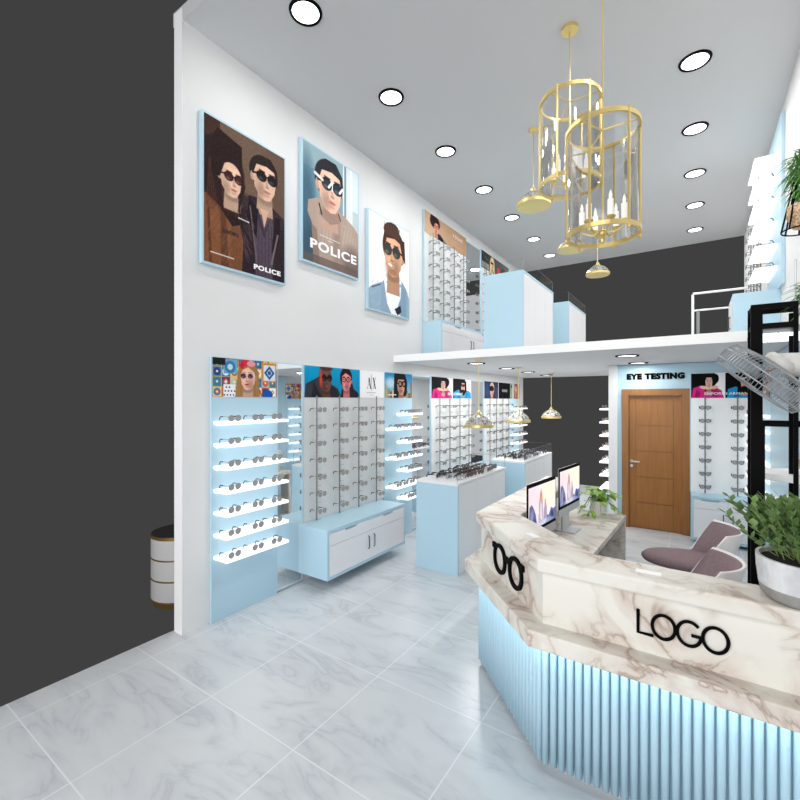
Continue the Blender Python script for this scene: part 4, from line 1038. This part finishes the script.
lp = B().box(.262,.335,2.80,3.2,2.3255,2.3295).box(.342,.385,2.80,3.2,2.3255,2.3295).box(.392,.485,2.80,3.2,2.3255,2.3295).obj('light_panel', STRIP, rk); lp['label'] = 'glowing white panels'
bx = thing('planter_box', 'light grey box with pale wood rims beside the black rack', 'box', (.425, 2.62, 1.68))
box('body', SHELL, 0, .3, 0, .2, .03, .2, bx, bevel=.004); box('wood_base', OAK, -.012, .31, -.01, .21, 0, .035, bx); box('wood_rim', OAK, -.006, .306, -.006, .206, .2, .212, bx)
grass('grass_plant', (.47, 2.86, 2.36), 150, .13, 'green grassy plant on the black rack above the fan', 3)
hp = thing('hanging_planter', 'grassy plant in black wire holder with rattan basket high on right wall', 'plant', (.72, 4.75, 3.40))
lv = B(); rs = random.Random(9)
for k in range(320):
    a_ = rs.uniform(0,2*PI); e = rs.uniform(-.9,1.0); lv.leaf((rs.uniform(-.04,.04), rs.uniform(-.04,.04), .32+rs.uniform(0,.3)), (math.cos(a_)*math.cos(e), math.sin(a_)*math.cos(e), math.sin(e)), rs.uniform(.1,.17), .007, .5, 3)
lv.obj('foliage', GRASS, hp)
wr = B()
for k in range(8):
    a_ = 2*PI*k/8; wr.tube([(.05*math.cos(a_),.05*math.sin(a_),.38),(.13*math.cos(a_),.13*math.sin(a_),-.02)], .007, 5)
wr.tube([(.13*math.cos(t_),.13*math.sin(t_),-.02) for t_ in [2*PI*k/24 for k in range(24)]], .006, 5, True)
wr.box(0,.14,-.01,.01,.2,.22); wr.obj('wire_holder', BLACK, hp)
B().lathe([(0,.0),(.06,0),(.1,.1),(.095,.18),(.085,.18),(0,.17)], 24).obj('rattan_basket', RATTAN, hp)
# fan: axis direction from motor to front
fan = thing('wall_fan', 'light grey caged fan on thick arm in front of the black rack', 'fan', (.255, 2.58, 2.10))
fdir = Vector((-.56, .06, -.62)).normalized()
Q = fdir.to_track_quat('Z', 'Y').to_matrix()
cg = B(); R_ = .195
def cp(rad, z, a): return Q @ Vector((rad*math.cos(a), rad*math.sin(a), z))
for rad, z in ((R_, -.02), (R_, .025), (R_*.93, .05), (.05, .062), (R_*.9, -.06), (.07, -.075), (R_*.55,.06)):
    cg.tube([cp(rad, z, 2*PI*k/48) for k in range(48)], .003 if rad == R_ else .0015, 5, True)
for k in range(72):
    a_ = 2*PI*k/72
    cg.tube([cp(.05,.062,a_), cp(R_*.6,.06,a_+.12), cp(R_*.93,.05,a_+.2), cp(R_,.02,a_+.22), cp(R_,-.02,a_+.22), cp(R_*.9,-.06,a_+.15), cp(.07,-.075,a_)], .0017, 3)
cg.obj('cage', FANM, fan)
B().lathe([(0,.066),(.048,.064),(.05,.055),(0,.05)], 24, M=Q).obj('badge_disc', FANM, fan)
for k in range(5):
    bl = B(); a0 = 2*PI*k/5; pts = []
    for i in range(6):
        rr = .04+.15*i/5; w_ = .25+.25*i/5
        pts.append([bl.bm.verts.new(Q @ Vector((rr*math.cos(a0+q*w_), rr*math.sin(a0+q*w_), -.012+q*.03))) for q in (-1,-.3,.4,1)])
    for i in range(5):
        for j in range(3): bl._f([pts[i][j], pts[i][j+1], pts[i+1][j+1], pts[i+1][j]])
    bl.obj('blade', mat('smoky_blade', rgb(170,176,182), .3, 0, alpha=.5), fan, smooth=True)
B().lathe([(0,-.065),(.05,-.068),(.062,-.08),(.062,-.10),(.05,-.115),(.0,-.117)], 32, M=Q).obj('motor_collar', CREAM, fan, smooth=False)
mb = B(); p0 = Q @ Vector((0,0,-.09)); p1_ = Vector((.14,.03,.055)); p2_ = Vector((.545,.10,.15))
mb.tube([p0, p0*.4+p1_*.6, p1_, p2_], [.045,.052,.058,.06], 24).obj('arm', CREAM, fan, smooth=True)
B().tube([Vector((.15,-.02,.055)), Vector((.15,-.032,.055))], .011, 16).obj('button', ORNG, fan)['label'] = 'round orange badge'
# drum side table outside
st = thing('drum_side_table', 'round grey drum side table with brass bands standing outside beyond the wall', 'side table', (-4.29, 2.39, 0))
for k in range(3): B().lathe([(0,.07+.2*k),(.268,.07+.2*k),(.27,.075+.2*k),(.27,.255+.2*k),(.268,.26+.2*k),(0,.26+.2*k)], 48).obj('drum_section', DRUMW, st)
for z in (.06, .26, .46): B().lathe([(0,z),(.273,z),(.273,z+.014),(0,z+.014)], 48).obj('band', BRASS, st)
B().lathe([(0,0),(.25,0),(.26,.03),(.272,.062),(0,.062)], 48).obj('base', BRASS, st)
B().lathe([(0,.66),(.273,.66),(.273,.69),(.262,.69),(0,.69)], 48).obj('top_rim', BRASS, st)
B().lathe([(0,.69),(.26,.69),(.26,.694),(0,.694)], 48).obj('top', DRUMT, st)
for o in COL.objects:
    if o.name.startswith('foliage') and o.parent and o.parent.name.startswith('grass'): pass

# ------------------------------------------------------------ light, sky, camera
w = bpy.data.worlds.new('World'); S.world = w; w.use_nodes = True
w.node_tree.nodes['Background'].inputs[0].default_value = (.0513, .0513, .0513, 1); w.node_tree.nodes['Background'].inputs[1].default_value = 1
def area(name, loc, rot, sx, sy, e, col=(1,1,1)):
    l = bpy.data.lights.new(name, 'AREA'); l.shape = 'RECTANGLE'; l.size = sx; l.size_y = sy; l.energy = e; l.color = col
    o = bpy.data.objects.new(name, l); COL.objects.link(o); o.location = loc; o.rotation_euler = rot; return o
area('daylight', (-1.0, -2.2, 2.8), (math.radians(88), 0, math.radians(0)), 6.5, 5.0, 345, (.98,.99,1))
area('daylight', (-1.4, 12.5, 2.8), (math.radians(92), 0, math.radians(180)), 4.5, 5.0, 35, (.98,.99,1))

cd = bpy.data.cameras.new('camera'); cam = bpy.data.objects.new('camera', cd); COL.objects.link(cam); S.camera = cam
cam.location = (0, 0, 2.0); cam.rotation_euler = (PI/2, 0, math.atan(295/434.5))
cd.sensor_width = 36; cd.sensor_fit = 'HORIZONTAL'; cd.lens = 434.5/800*36; cd.clip_start = .05
S.view_settings.view_transform = 'Standard'; S.view_settings.look = 'None'; S.view_settings.exposure = 0; S.view_settings.gamma = 1
S.view_settings.use_curve_mapping = False
print('glasses', NG, 'objects', len(COL.objects))
